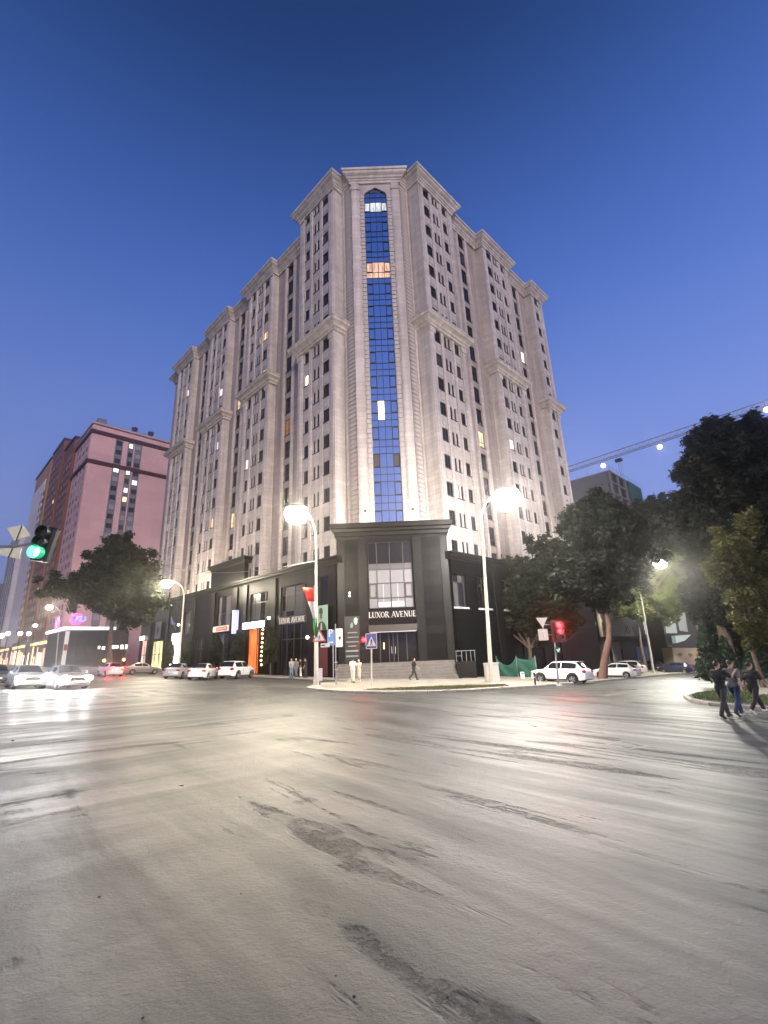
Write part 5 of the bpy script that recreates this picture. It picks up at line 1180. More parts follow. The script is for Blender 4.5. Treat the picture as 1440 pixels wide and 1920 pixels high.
def person(p, ang, label, shirt, trousers, shoes, hair, H=1.75, legs=((22, 8), (-20, 22)), arms=((-18, 8, 15), (20, 8, 20)), lean=4, skin=(.42, .26, .18), vox=.014, dz=0., group=None, fingers=False, hairlen=0, bag=None, turn=0.):
    """legs: (swing, knee bend) for the two legs; arms: (swing, out, elbow) in degrees; faces +X before turning"""
    root = thing('person', label, 'person', gp(p[0], p[1], dz), ang, group); k = H / 1.75; root.scale = (k, k, k)
    M_sk = mat('skin_%d' % int(skin[0] * 100), skin, .55); ln = math.tan(R(lean))
    def J(z, y=0., x=0.): return Vector((x + max(0, z - .93) * ln, y, z))
    low = 9; feet = []; L_ = []
    for s, (sw, kn) in zip((1, -1), legs):
        hip = Vector((0, s * .09, .93)); a = R(sw); knee = hip + Vector((math.sin(a), 0, -math.cos(a))) * .44; a2 = R(sw - kn); ank = knee + Vector((math.sin(a2), 0, -math.cos(a2))) * .42
        toe_a = R(min(0, sw - kn) * .8); toe = ank + Vector((math.cos(toe_a) * .17, s * .02, -.045 + math.sin(toe_a) * .17)); heel = ank + Vector((-.05 * math.cos(toe_a), 0, -.045 - .05 * math.sin(toe_a)))
        L_.append((hip, knee, ank, toe, heel)); low = min(low, toe.z - .03, heel.z - .035)
    up = Vector((0, 0, -low)); A_ = []
    for s, (sw, out, el) in zip((1, -1), arms):
        sh = J(1.43, s * .185); a, o_ = R(sw), R(out); d = Vector((math.sin(a) * math.cos(o_), s * math.sin(o_), -math.cos(a) * math.cos(o_))); elb = sh + d * .29
        a2 = R(sw + el); d2 = Vector((math.sin(a2) * math.cos(o_), s * math.sin(o_) * .5 - s * .10 * (el > 40), -math.cos(a2) * math.cos(o_))).normalized(); wr = elb + d2 * .25; A_.append((s, sh, elb, wr, d2))
    head = J(1.635, 0, .025)
    def S(v): return v + up
    b = MB()                                              # the body itself, one skin
    b.ball(S(head), (.102, .084, .124), 14, 10); b.ball(S(head + Vector((.035, 0, -.055))), (.06, .055, .06), 10, 8)
    b.ball(S(head + Vector((.106, 0, -.012))), (.018, .013, .024), 8, 6); 
    for s in (1, -1): b.ball(S(head + Vector((-.005, s * .084, -.01))), (.022, .010, .032), 8, 6)
    cap(b, S(head + Vector((-.02, 0, -.06))), S(J(1.44)), .052, .060); cap(b, S(J(1.37, .09)), S(J(1.37, -.09)), .070, .070); cap(b, S(J(1.34)), S(J(1.0)), .095, .105)
    for hip, knee, ank, toe, heel in L_: cap(b, S(hip), S(knee), .075, .05); cap(b, S(knee), S(ank), .05, .036); cap(b, S(heel), S(toe), .03, .026)
    for s, sh, elb, wr, d2 in A_:
        cap(b, S(sh), S(elb), .045, .037); cap(b, S(elb), S(wr), .037, .025)
        t = d2; n1 = t.cross(Vector((0, 1, 0))).normalized(); n2 = t.cross(n1); pc = wr + t * .055; b.ball(S(pc), (.034, .030, .040), 8, 6)
        r_ = .0105 if fingers else .012
        for i, (oz, ln_) in enumerate(((-.026, .065), (-.009, .078), (.009, .074), (.026, .058))):
            k0 = wr + t * .085 + n1 * oz; k1 = k0 + t * ln_ * .55 - n2 * s * .008; k2 = k1 + t * ln_ * .4 - n2 * s * .022; cap(b, S(k0), S(k1), r_, r_ * .95, 6); cap(b, S(k1), S(k2), r_ * .95, r_ * .8, 6)
        k0 = wr + t * .035 - n1 * .026; k1 = k0 + t * .035 - n1 * .026; cap(b, S(k0), S(k1), r_ * 1.1, r_, 6); cap(b, S(k1), S(k1 + t * .028 - n1 * .004), r_, r_ * .85, 6)
    blend(b, 'body', M_sk, root, vox * (.62 if fingers else 1.))
    b = MB()
    cap(b, S(J(1.40, .14)), S(J(1.40, -.14)), .092, .092); cap(b, S(J(1.46, .05)), S(J(1.46, -.05)), .062, .062); cap(b, S(J(1.29, .075)), S(J(1.29, -.075)), .142, .142); cap(b, S(J(1.15, .05)), S(J(1.15, -.05)), .125, .125); cap(b, S(J(.96, .06)), S(J(.96, -.06)), .128, .128); cap(b, S(J(1.25)), S(J(.98)), .14, .135)
    for s, sh, elb, wr, d2 in A_: cap(b, S(sh), S(sh.lerp(elb, .78)), .075, .068)
    blend(b, 'shirt', shirt, root, vox * 1.1)
    b = MB(); cap(b, S(Vector((0, .065, .92))), S(Vector((0, -.065, .92))), .118, .118)
    for hip, knee, ank, toe, heel in L_: cap(b, S(hip), S(knee), .102, .076); cap(b, S(knee), S(knee.lerp(ank, .95)), .076, .064)
    blend(b, 'trousers', trousers, root, vox * 1.1)
    for hip, knee, ank, toe, heel in L_:
        b = MB(); cap(b, S(heel), S(toe), .045, .040); cap(b, S(ank + Vector((0, 0, .01))), S(ank.lerp(toe, .5)), .045, .04); blend(b, 'shoe', shoes, root, .013)
    b = MB(); b.ball(S(head + Vector((-.042, 0, .046))), (.089, .090, .092), 12, 8)
    if hairlen: b.ball(S(head + Vector((-.05, 0, -.06))), (.06, .075, .11), 10, 8)
    h_ = blend(b, 'hair', hair, root, .014)
    b = MB()
    for s in (1, -1): b.ball(S(head + Vector((.092, s * .034, .010))), .0095, 8, 6)
    b.build('eyes', M_black, root, True); b = MB(); b.box(*(lambda q: (q.x - .004, q.x + .006, -.022, .022, q.z - .004, q.z + .004))(S(head + Vector((.094, 0, -.062))))); b.build('mouth', mat('lip', (.25, .10, .08), .5), root)
    return root
C = lambda n, c: mat(n, c, .85, var=.15, vscale=6, bump=.3, bscale=30)
HB = mat('black_hair', (.012, .010, .009), .5); 
blk, blk2, jean, gryj, wht, cream, ggrey = C('black_cotton', (.012, .012, .016)), C('black_trouser', (.018, .015, .017)), C('blue_denim', (.018, .035, .085)), C('charcoal_trouser', (.030, .032, .038)), C('white_cotton', (.62, .60, .56)), C('cream_cotton', (.55, .47, .38)), C('grey_shirt', (.10, .11, .11))
sw_, sb_ = mat('white_shoe', (.65, .64, .6), .5), mat('black_shoe', (.015, .015, .015), .5)
wa = math.atan2(.42, .9)
gm = 'men walking past the grass island'
m1 = person(XY(1364, 1346), wa, 'man in black tee and charcoal trousers walking last of three, forearm raised', blk, gryj, sb_, HB, 1.76, ((20, 6), (-22, 14)), ((30, 12, 95), (55, 14, 70)), 3, (.46, .27, .20), .012, group=gm, fingers=True)
m2 = person(XY(1388, 1342), wa + .1, 'man in grey and white shirt and blue jeans striding between two companions', ggrey, jean, sb_, mat('short_brown_hair', (.03, .02, .014), .6), 1.80, ((30, 14), (-16, 26)), ((26, 10, 30), (-30, 12, 18)), 9, (.45, .27, .19), .012, group=gm, fingers=True)
b = MB(); b.ball((.135, 0, 1.22), (.045, .085, .27), 10, 8); b.ball((.10, .10, 1.24), (.05, .05, .24), 8, 6); b.build('shirt_front', wht, m2, True)
m3 = person(XY(1424, 1339), wa - .05, 'man in black tee, black trousers and white trainers at the head of three', blk, blk2, sw_, HB, 1.78, ((34, 4), (-26, 22)), ((-14, 8, 12), (24, 8, 20)), 5, (.42, .25, .17), .012, group=gm, fingers=True)
gpair = 'couple in light clothes on the corner pavement'
person(XY(662, 1283), R(80), 'person in white shirt and white trousers standing with back turned', wht, C('offwhite_trouser', (.55, .52, .45)), sb_, HB, 1.78, ((6, 2), (-6, 2)), ((8, 8, 20), (20, 6, 50)), 1, dz=.125, group=gpair)
person(XY(674, 1282), R(-120), 'person in cream outfit with raised arms facing the one in white', cream, cream, sw_, HB, 1.68, ((5, 2), (-8, 3)), ((40, 10, 100), (45, 10, 95)), 1, dz=.125, group=gpair, hairlen=1)
person(XY(777, 1278), R(20), 'lone dark figure walking past the entrance steps', blk, blk2, sb_, HB, 1.84, ((24, 8), (-22, 26)), ((-18, 6, 14), (20, 6, 24)), 4, dz=.125)
gs_ = 'group standing before the dark shop front'
for (px, py, an, sh, tr_, H_, lab) in ((546, 1273.5, -60, C('pale_grey_top', (.22, .22, .22)), C('faded_jeans', (.12, .14, .17)), 1.75, 'person in pale grey top and faded jeans outermost of the shop group'), (555, 1272.5, -100, C('mid_grey_top', (.12, .12, .12)), C('faded_jeans', (.12, .14, .17)), 1.78, 'person in mid grey top and jeans inside the shop group'), (563.5, 1272.5, 200, blk, wht, 1.72, 'person in black top and white trousers in the shop group'), (573, 1273, 170, blk, blk2, 1.76, 'person all in black nearest the flag lamp in the shop group')):
    person(XY(px, py), R(an), lab, sh, tr_, sb_, HB, H_, ((4, 2), (-5, 2)), ((6, 8, 12), (12, 8, 40)), 1, dz=.13, group=gs_, vox=.018)
# ------------------------------------------------------------------ background buildings on the same street grid
def hit(px, py, axis, off):
    """where the sight line of a point in the photograph meets the grid plane b = off or a = off: (b, a, z)"""
    d = fw + rt * ((px - 720) / 871.132) - upv * ((py - 960) / 871.132); n = dR if axis == 'b' else dL
    t = (O.dot(n) + off - EYE.dot(n)) / d.dot(n); p = EYE + d * t
    return ((p - O).dot(dR), (p - O).dot(dL), p.z)
def far_window(w, h, fm, pm, nm):
    me = bpy.data.meshes.new('window'); mb = MB(); t = .09
    mb.box(-w / 2, w / 2, -.10, .0, 0, t); mb.box(-w / 2, w / 2, -.10, .0, h - t, h); mb.box(-w / 2, -w / 2 + t, -.10, 0, t, h - t); mb.box(w / 2 - t, w / 2, -.10, 0, t, h - t); mb.box(-.03, .03, -.08, 0, t, h - t); k = len(mb.f)
    mb.box(-w / 2 + t, w / 2 - t, -.045, .0, t, h - t)
    me.from_pydata(mb.v, [], mb.f); me.materials.append(fm); me.materials.append(pm)
    for i, p in enumerate(me.polygons): p.material_index = 0 if i < k else 1
    return me
M_far_frame = mat('grey_far_frame', (.14, .135, .15), .5)
M_far_dark = mat('far_dark_pane', (.02, .02, .028), .15); M_far_lav = mat('far_pale_pane', (.22, .22, .27), .3, emit=(.75, .8, 1.), estr=.05); M_far_w = mat('far_white_room', (.6, .6, .6), .5, emit=(.95, .95, 1.), estr=1.3); M_far_y = mat('far_warm_room', (.6, .5, .3), .5, emit=(1., .78, .42), estr=2.2)
FW = {}
def fwin(root, face, u, z, w=1.3, h=1.4, m=None):
    m = m or random.choices((M_far_dark, M_far_lav), (5, 2))[0]; k = (w, h, m.name)
    if k not in FW: FW[k] = far_window(w, h, M_far_frame, m, 'window')
    return link('window', FW[k], root, face.P(u, .0, z), (0, 0, face.rot()))
def block(label, b0, b1, a0, a1, z0, z1, m, cat='building', name='apartment_block'):
    root = thing(name, label, cat, (O.x, O.y, 0), GRID)
    b = MB(); b.bev(b0, b1, a0, a1, z0, z1, .3); b.build('wall', m, root); return root
M_pink = mat('pink_render', (.58, .355, .345), .8, var=.13, vscale=.09); M_maroon = mat('maroon_band', (.055, .012, .016), .7); M_rust = mat('rust_render', (.17, .062, .04), .8, var=.12, vscale=.2); M_orange = mat('ochre_render', (.36, .19, .09), .8, var=.1, vscale=.2); M_palew = mat('pale_render', (.60, .57, .62), .8, var=.06, vscale=.2); M_conc = mat('raw_concrete', (.20, .19, .185), .85, var=.15, vscale=.4); M_grub = mat('grey_render', (.16, .15, .16), .8)
A0 = 130.
for m_ in (M_pink, M_rust, M_orange, M_palew): slabs(m_, 6., 3.12, .05, .5)
pk_ = block('tall pink apartment block with two maroon bands and flues on its roof', -.9, 24, A0, 150, -2, 75.2, M_pink)
FA = Face('R', A0); FB = Face('L', -.9)
zb1 = hit(236, 879, 'a', A0)[2]; ztop = 75.2
b = MB()
for z in (ztop - 2.6, zb1): FA.box(b, -1.1, 24.2, .004, .45, z - .65, z + .65); FB.box(b, A0 - .4, 150.2, .004, .45, z - .65, z + .65)
b.build('maroon_band', M_maroon, pk_)
b = MB(); FA.box(b, -1.2, 24.3, .0, .5, ztop + .01, ztop + .7); b.box(-1.2, 24.3, A0 + .01, 150.3, ztop + .02, ztop + .5); b.build('parapet', mat('pale_parapet', (.40, .30, .28), .8), pk_)
b = MB()
for u0, u1 in ((6.1, 8.3), (9.9, 11.6), (12.0, 14.2)): FA.box(b, u0, u1, .004, .10, 1, ztop - 3.4)
b.build('bay_strip', M_grub, pk_)
lit = {(0, 19): M_far_w, (1, 19): M_far_w, (0, 18): M_far_lav, (1, 17): M_far_w, (2, 18): M_far_w, (2, 21): M_far_lav, (1, 22): M_far_w, (2, 14): M_far_lav, (1, 16): M_far_y}
for j in range(2, 23):
    for i, (u, w) in enumerate(((7.2, 1.7), (10.75, 1.3), (13.1, 1.7))): fwin(pk_, Face('R', A0 - .105), u, 1 + 3.12 * j, w, 1.75, lit.get((i, j)))
    for a in (133.5, 137.5, 142, 146): fwin(pk_, FB, a, 1 + 3.12 * j, 1.8, 1.6)
for u in (12.3, 15.6, 17.6):
    h = 3.9 if u != 15.6 else 2.2
    b = MB(); b.lathe([(.75, 0), (.75, h - .7), (.95, h - .68), (.98, h), (.6, h)], 12, Matrix.Translation((u, A0 + 4, ztop + .3))); b.build('flue', M_maroon, pk_, True)
b = MB(); b.box(.5, 3, A0 + 1, A0 + 4, ztop + .5, ztop + 3.0); b.build('roof_hut', M_grub, pk_)
rb1 = block('rust coloured rounded wing stepping up behind the pink block', -1.6, 14, 150.5, 166, -2, 77.5, M_rust)
rb2 = block('second rust coloured wing with lit stairs farther up the street', -2.2, 12, 166.5, 186, -2, 82.5, M_rust)
ob = block('ochre tower with a pale lower half beyond the rust wings', -2.2, 10, 188, 221, -2, 82.0, M_orange)
b = MB(); b.bev(-2.5, -2.203, 193, 220.5, -2, 74.5, .1); b.build('pale_panel', M_palew, ob)
for r_, bb, a_s, zt in ((rb1, -1.6, (153, 157, 162), 76), (rb2, -2.2, (169, 174, 179, 183), 80), (ob, -2.5, (192., 196), 72)):
    f_ = Face('L', bb)
    for j in range(4, int(zt / 3.2)):
        for a in a_s: fwin(r_, f_, a, 3.2 * j, 1.8, 1.7, M_far_y if (r_ is rb2 and a == 169 and j in (8, 18)) else (M_far_dark if random.random() < .9 else M_far_lav))
for r_, bb, a0, a1, zt in ((rb1, -1.6, 150.5, 166, 77.5), (rb2, -2.2, 166.5, 186, 82.5), (ob, -2.2, 188, 221, 82)):
    b = MB(); f_ = Face('L', bb); f_.box(b, a0, a1, -3, .35, zt + .01, zt + .8); b.build('parapet', M_maroon, r_)
wb_ = block('slim pale grey tower with vertical window strips far up the street', -3, 8, 232, 262, -2, 62, M_palew)
for a in (236, 242, 248, 254, 259):
    b = MB(); Face('L', -3).box(b, a - .8, a + .8, .004, .2, 0, 60); b.build('window_strip', M_far_dark, wb_)
    for j in (3, 6, 7, 10, 13): fwin(wb_, Face('L', -3.2), a, 3 * j + random.choice((0, 3)), 1.4, 1.7, M_far_w if random.random() < .5 else M_far_y)
db = block('dark distant tower dotted with warm windows at the picture edge', -6, 6, 292, 350, -2, 44, M_grub)
for j in range(2, 13):
    for a in range(296, 348, 6):
        if random.random() < .45: fwin(db, Face('L', -6), a, 3.3 * j, 2.0, 1.7, M_far_y)
        else: fwin(db, Face('L', -6), a, 3.3 * j, 2.0, 1.7, M_far_dark)
# the lit pavilion and arcade on the shop street
pv = block('low glass shop pavilion with a white light bar and neon logo on its roof edge', -5, 9, 104, 124, -1.5, 9.3, mat('pavilion_dark', (.012, .011, .012), .5), name='shop_pavilion')
FP, FQ = Face('R', 104), Face('L', -5)
b = MB(); FP.box(b, -5.2, 5.6, .01, .5, 9.3, 10.0); FQ.box(b, 103.6, 124.2, .01, .5, 9.3, 10.0); b.build('light_bar', mat('bar_light', (1, 1, 1), .5, emit=(.94, .93, 1.), estr=1.5), pv)
hb_ = hit(143, 1161, 'a', 104); c = FP.P(hb_[0], .25, hb_[2]); b = MB()
for a0, a1 in ((40, 330),): b.tube([Vector(c) + Vector((1.15 * math.cos(R(a)), 0, 1.15 * math.sin(R(a)))) for a in range(a0, a1 + 1, 15)], .22, 6)
b.build('neon_ring', mat('neon_magenta', (1, .1, .6), .5, emit=(1., .06, .55), estr=4), pv)
b = MB(); b.tube([Vector(c) + Vector(v) for v in ((-.2, -.1, -.5), (.2, -.1, .5), (.9, -.1, .55), (1.0, -.1, 0), (.3, -.1, 0), (1.2, -.1, -.5), (1.9, -.1, -.1), (1.6, -.1, .6))], .2, 6); b.build('neon_glyph', mat('neon_blue', (.1, .1, 1), .5, emit=(.12, .12, 1.), estr=5), pv)
c = FQ.P(112, .4, 11.3); b = MB(); b.tube([Vector(c) + Vector((0, 1.2 * math.cos(R(a)), 1.4 * math.sin(R(a)))) for a in range(0, 361, 20)], .25, 6); b.build('neon_ring', mat('neon_magenta', (1, .1, .6), .5, emit=(1., .06, .55), estr=4), pv)
b = MB()
for i, u in enumerate(np.linspace(-4, 7, 7)): FP.box(b, u - .08, u + .08, .01, .12, -1.4, 8.9)
b.build('mullion', M_frame, pv)
b = MB(); rr_ = random.Random(3)
u = 2.2
while u < 8.6: w = rr_.uniform(.3, .8); FP.box(b, u, u + w, .15, .25, 4.6 + rr_.uniform(0, .3), 5.3 + rr_.uniform(0, .4)); u += w + rr_.uniform(.12, .7)
b.build('glowing_script', mat('script_light', (1, 1, 1), .5, emit=(1, .98, .95), estr=2.4), pv)
for u in (3.8, 8.2): b = MB(); b.ball(FP.P(u, .6, 2.0), .35, 8, 6); b.build('door_lamp', mat('amber_lamp', (1, .7, .2), .5, emit=(1., .62, .18), estr=7), pv)
b = MB(); FP.box(b, -5.0, -4.2, .02, .3, -1.4, 9); b.build('white_column', mat('white_column', (.6, .58, .56), .6, emit=(1, .95, .9), estr=.25), pv); b = MB(); FP.box(b, -4.95, -4.25, .31, .34, 4.6, 6.0); b.build('red_panel', mat('sign_red', (.35, .03, .03), .5), pv)
sh_cols = [((1., .72, .35), 1.6), ((1., .85, .75), 1.1), ((1., .55, .25), 1.2), ((.95, .85, 1.), 1.2), ((1., .8, .45), 2.0), ((1., .5, .45), .8)]
ar_labels = ['first lit shop unit past the pavilion with tall glowing strips', 'second lit shop unit up the street with amber strips', 'third lit shop unit up the street, rosy light', 'farthest lit shop unit before the dark distant tower']
for k in range(4):
    a0 = 128 + k * 34; u_ = block(ar_labels[k], -3.5, 4, a0, a0 + 32, -1, 8.5 + (k % 2), M_grub, name='shop_unit'); f_ = Face('L', -3.5)
    for i in range(9):
        col, e_ = sh_cols[(i * 5 + k * 3) % 6]; a = a0 + 2 + i * 3.3; h = rr_.uniform(3.5, 7)
        b = MB(); f_.box(b, a, a + rr_.uniform(.6, 1.9), .01, .15, -.2, h); b.build('lit_window', mat('shop_glow_%d' % ((i * 5 + k * 3) % 6), (.6, .5, .4), .5, emit=col, estr=e_), u_)
    b = MB(); f_.box(b, a0 + 3, a0 + 26, .2, .5, 7.2, 7.9); b.build('sign_strip', mat('amber_strip', (1, .8, .4), .5, emit=(1., .72, .30), estr=1.6), u_)

# right-hand street: low shop with board, tall pale house, unfinished frame, crane
rs = block('low dark shop building carrying a big beige sign board with dark letters', 47, 68, 0, 14, -5, 8.2, mat('dark_shop_wall', (.05, .045, .045), .7), name='shop_building')
FS = Face('R', 0)
b = MB(); bl, br_ = hit(1118, 1150, 'a', 0)[0], hit(1203, 1170, 'a', 0)[0]; zt, zb_ = hit(1140, 1137, 'a', 0)[2], hit(1160, 1193, 'a', 0)[2]
FS.box(b, bl, br_, .01, .35, zb_, zt); b.build('sign_board', mat('beige_board', (.30, .26, .19), .7, var=.12, vscale=.6), rs)
b = MB(); FS.box(b, br_ + .01, br_ + .5, .01, .5, zb_ + .2, zt - 1); b.build('lit_edge', mat('edge_light', (1, 1, 1), .5, emit=(1, .97, .9), estr=.9), rs)
x = bl + (br_ - bl) * .48
for ch in 'AVA': lb, w = letter_mesh(ch, 1.35); o = lb.build('letter', M_black, rs); o.location = FS.P(x, .36, zb_ + .35); o.scale = (1.5, 1, 1); x += w * 1.5
lb, w = letter_mesh('A', 1.2); o = lb.build('letter', M_black, rs); o.location = FS.P(bl + .3, .36, zb_ + 1.0)
b = MB(); FS.box(b, 47, 68, .01, 1.6, zb_ - .5, zb_ - .1); b.build('awning', M_frame, rs); b = MB()
for k in range(9): FS.box(b, bl + 3 + k * .42, bl + 3.36 + k * .42, .3, .36 + .05 * (k % 2), zb_ - 4.3, zb_ - .9)
b.build('corrugated_sheet', mat('grey_sheet', (.16, .155, .14), .7), rs)
for u in (49, 53, 62, 66): fwin(rs, FS, u, -2.0, 2.4, 2.6, M_shop)
b = MB(); FS.box(b, bl - 3.2, bl - 1.0, .02, .12, zb_ + 1.8, zb_ + 2.3); b.build('dim_sign', mat('dim_sign', (.15, .13, .13), .6, emit=(1, .8, .8), estr=.04), rs)
# dark kiosk with lit panes and a wedge canopy in front of the next plot
D = 80; ka, kb = px_at(1237, 1144, D + .3), px_at(1299, 1144, D + .3); kg = gz(ka.x, D)
kk = thing('corner_kiosk', 'dark kiosk with two pale glass panes and a lit wedge canopy behind the truck', 'kiosk', (ka.x, D + .3, kg))
b = MB(); b.bev(0, kb.x - ka.x, 0, 5, -.3, ka.z - kg, .12); b.build('wall', mat('kiosk_wall', (.03, .03, .032), .6), kk)
for i, p4 in enumerate(([(1243, 1152), (1265, 1152), (1271, 1188), (1248, 1188)], [(1267, 1151), (1285, 1147), (1291, 1186), (1273, 1183)], [(1266, 1192), (1296, 1190), (1284, 1201), (1268, 1206)])):
    q_ = [px_at(x, y, D - (.9 if i == 2 else 0)) - kk.location for x, y in p4]; b = MB(); dv = Vector((0, .25 if i < 2 else 1.1, 0))
    b.add(q_ + [p + dv for p in q_], [(0, 1, 2, 3), (7, 6, 5, 4)] + [(k, (k + 1) % 4, 4 + (k + 1) % 4, 4 + k) for k in range(4)])
    pn = b.build('canopy' if i == 2 else 'glass_pane', mat('panel_glow_%d' % i, (.35, .42, .39), .5, emit=(.82, 1., .93), estr=(.20, .07, .3)[i]), kk)
    if i < 2:
        b = MB(); c_ = q_ + q_[:1]
        for u, v in zip(c_, c_[1:]): b.tube([u - Vector((0, .04, 0)), v - Vector((0, .04, 0))], .09, 4)
        b.build('frame', M_frame, pn)
bw_ = block('tall pale house with rows of dark window openings behind the trees', 98, 112, -2, 16, -6, 24, mat('pale_brown_render', (.27, .22, .20), .8, var=.1, vscale=.3), name='house')
for j in range(0, 9):
    for u in (100, 103.4, 107, 110.4): fwin(bw_, Face('R', -2), u, -1 + 2.9 * j, 1.6, 2.0, M_far_dark)
    for a in (1, 5, 9, 13): fwin(bw_, Face('L', 98), a, -1 + 2.9 * j, 1.6, 2.0, M_far_dark)
for u in (101.7, 105.2, 108.7): b = MB(); Face('R', -2).box(b, u - .25, u + .25, .01, .3, -6, 24); b.build('pilaster', mat('pale_trim', (.34, .28, .26), .8), bw_)
b = MB(); b.box(97.5, 112.5, -2.6, 16.5, 24.01, 24.9); b.build('cornice', mat('pale_trim', (.34, .28, .26), .8), bw_)
cor = px_at(1143, 881, 120)
cs = thing('unfinished_building', 'unfinished concrete frame under the crane with green netting on one side', 'building', (cor.x, cor.y, 0), GRID)
S_ = 24
for k in range(15):
    z = cor.z - 3.2 * k; b = MB(); b.box(0, S_, 0, S_, z - .35, z); b.build('floor_slab', M_conc, cs)
b = MB()
for x in (0.1, 6, 12, 18, S_ - .7):
    for y in (0.1, 6, 12, 18, S_ - .7): b.box(x, x + .6, y, y + .6, -6, cor.z - .01)
b.build('column', M_conc, cs)
b = MB(); b.box(-.02, .25, 1.0, S_ - 1, -6, cor.z - .4); b.box(3, S_ - 3, 3, S_ - 3, -6, cor.z - .5); b.build('infill_wall', mat('raw_block_wall', (.17, .165, .17), .9, var=.15, vscale=.5), cs)
b = MB()
for x in range(0, 25, 3): b.tube([(x, .05, cor.z), (x, .05, cor.z + 1.5)], .04, 5); b.tube([(.05, x, cor.z), (.05, x, cor.z + 1.3)], .04, 5)
b.tube([(0, .05, cor.z + 1.1), (24, .05, cor.z + 1.1)], .03, 5); b.build('guard_rail', M_conc, cs)
b = MB(); b.box(13, S_ + .5, -.35, -.2, cor.z - 13, cor.z - .2)
b.build('green_net', mat('site_net', (.010, .055, .036), .8, var=.3, vscale=.6), cs)
# tower crane with its jib across the sky
cr_ = thing('tower_crane', 'tower crane with lamps strung along its lattice jib', 'crane', (0, 0, 0))
za = 55.; ja = px_at(1040, 893, 140); ja = EYE + (ja - EYE) * ((za - 1.8) / (ja.z - 1.8)); jb = px_at(1475, 751, 105); jb = EYE + (jb - EYE) * ((za - 1.8) / (jb.z - 1.8))
jd = (jb - ja).normalized(); js = Vector((-jd.y, jd.x, 0)); JL = (jb - ja).length
M_cr = mat('crane_steel', (.30, .20, .10), .6)
b = MB(); nn = int(JL / 1.8)
lo = lambda i, s: ja + jd * (JL * i / nn) + js * s * .7; hi = lambda i: ja + jd * (JL * i / nn) + Vector((0, 0, 1.7))
b.tube([lo(0, 1), lo(nn, 1)], .10, 5); b.tube([lo(0, -1), lo(nn, -1)], .10, 5); b.tube([hi(0), hi(nn)], .12, 5)
for i in range(nn):
    for s in (1, -1): b.tube([lo(i, s), hi(i) + jd * (JL / nn / 2), lo(i + 1, s)], .045, 4, cap=False)
    b.tube([lo(i, 1), lo(i + 1, -1)], .04, 4, cap=False)
b.build('jib', M_cr, cr_)
mp_ = jb + jd * 2; gzm = gz(mp_.x, mp_.y)
b = MB()
for s in (1, -1):
    for r in (1, -1): q_ = mp_ + jd * r * .9 + js * s * .9; b.tube([(q_.x, q_.y, gzm), (q_.x, q_.y, za + 6)], .12, 5)
for k in range(30):
    z = gzm + 2.1 * k; q0_, q1_ = mp_ + jd * .9 + js * .9, mp_ - jd * .9 - js * .9; b.tube([(q0_.x, q0_.y, z), (q1_.x, q1_.y, z + 2.1)], .05, 4)
b.build('mast', M_cr, cr_)
b = MB(); b.bev(-1.2, 1.2, -1, 1, -1.4, 1.0, .1); b.xf(Matrix.Translation(mp_ + js * 1.8)); b.build('cab', mat('crane_cab', (.4, .35, .2), .5), cr_)
tp = px_at(1160, 862, 130); tp = EYE + (tp - EYE) * ((za - .6 - 1.8) / (tp.z - 1.8))
b = MB(); b.bev(-1.0, 1.0, -.6, .6, -.6, .3, .1); b.xf(Matrix.Translation(tp) @ Matrix.Rotation(math.atan2(jd.y, jd.x), 4, 'Z')); b.tube([tp + jd * .3, tp + jd * .3 - Vector((0, 0, 9))], .04, 4); b.tube([tp - jd * .3, tp - jd * .3 - Vector((0, 0, 9))], .04, 4); b.bev(tp.x - .5, tp.x + .5, tp.y - .3, tp.y + .3, tp.z - 10, tp.z - 9, .1); b.build('trolley', M_frame, cr_)
for px, py in ((1131, 873), (1237, 838), (1334, 806), (1438, 768)):
    p = px_at(px, py, 120); p = EYE + (p - EYE) * ((za - .3 - 1.8) / (p.z - 1.8)); b = MB(); b.ball(p, .62, 10, 6); b.build('lamp', mat('crane_lamp_glow', (1, 1, 1), .5, emit=(1., .94, .85), estr=16), cr_)

# ------------------------------------------------------------------ trees
def leaf_mat(name, col, var=.4, tr=.3, vs_=.6):
    m = bpy.data.materials.new(name); m.use_nodes = True; n, l = m.node_tree.nodes, m.node_tree.links; b = n['Principled BSDF']
    tc = n.new('ShaderNodeTexCoord'); t = n.new('ShaderNodeTexNoise'); t.inputs['Scale'].default_value = vs_; t.inputs['Detail'].default_value = 6; l.new(tc.outputs['Object'], t.inputs['Vector'])
    c = n.new('ShaderNodeValToRGB'); e = c.color_ramp.elements; e[0].position = .35; e[0].color = tuple(x * (1 - var) for x in col) + (1,); e[1].position = .65; e[1].color = tuple(min(1, x * (1 + var)) for x in col) + (1,)
    l.new(t.outputs[0], c.inputs[0]); l.new(c.outputs[0], b.inputs['Base Color']); b.inputs['Roughness'].default_value = .6; b.inputs['Specular IOR Level'].default_value = .18
    td = n.new('ShaderNodeBsdfTranslucent'); l.new(c.outputs[0], td.inputs['Color']); mx = n.new('ShaderNodeMixShader'); mx.inputs[0].default_value = tr
    l.new(b.outputs[0], mx.inputs[1]); l.new(td.outputs[0], mx.inputs[2]); l.new(mx.outputs[0], n['Material Output'].inputs[0]); return m
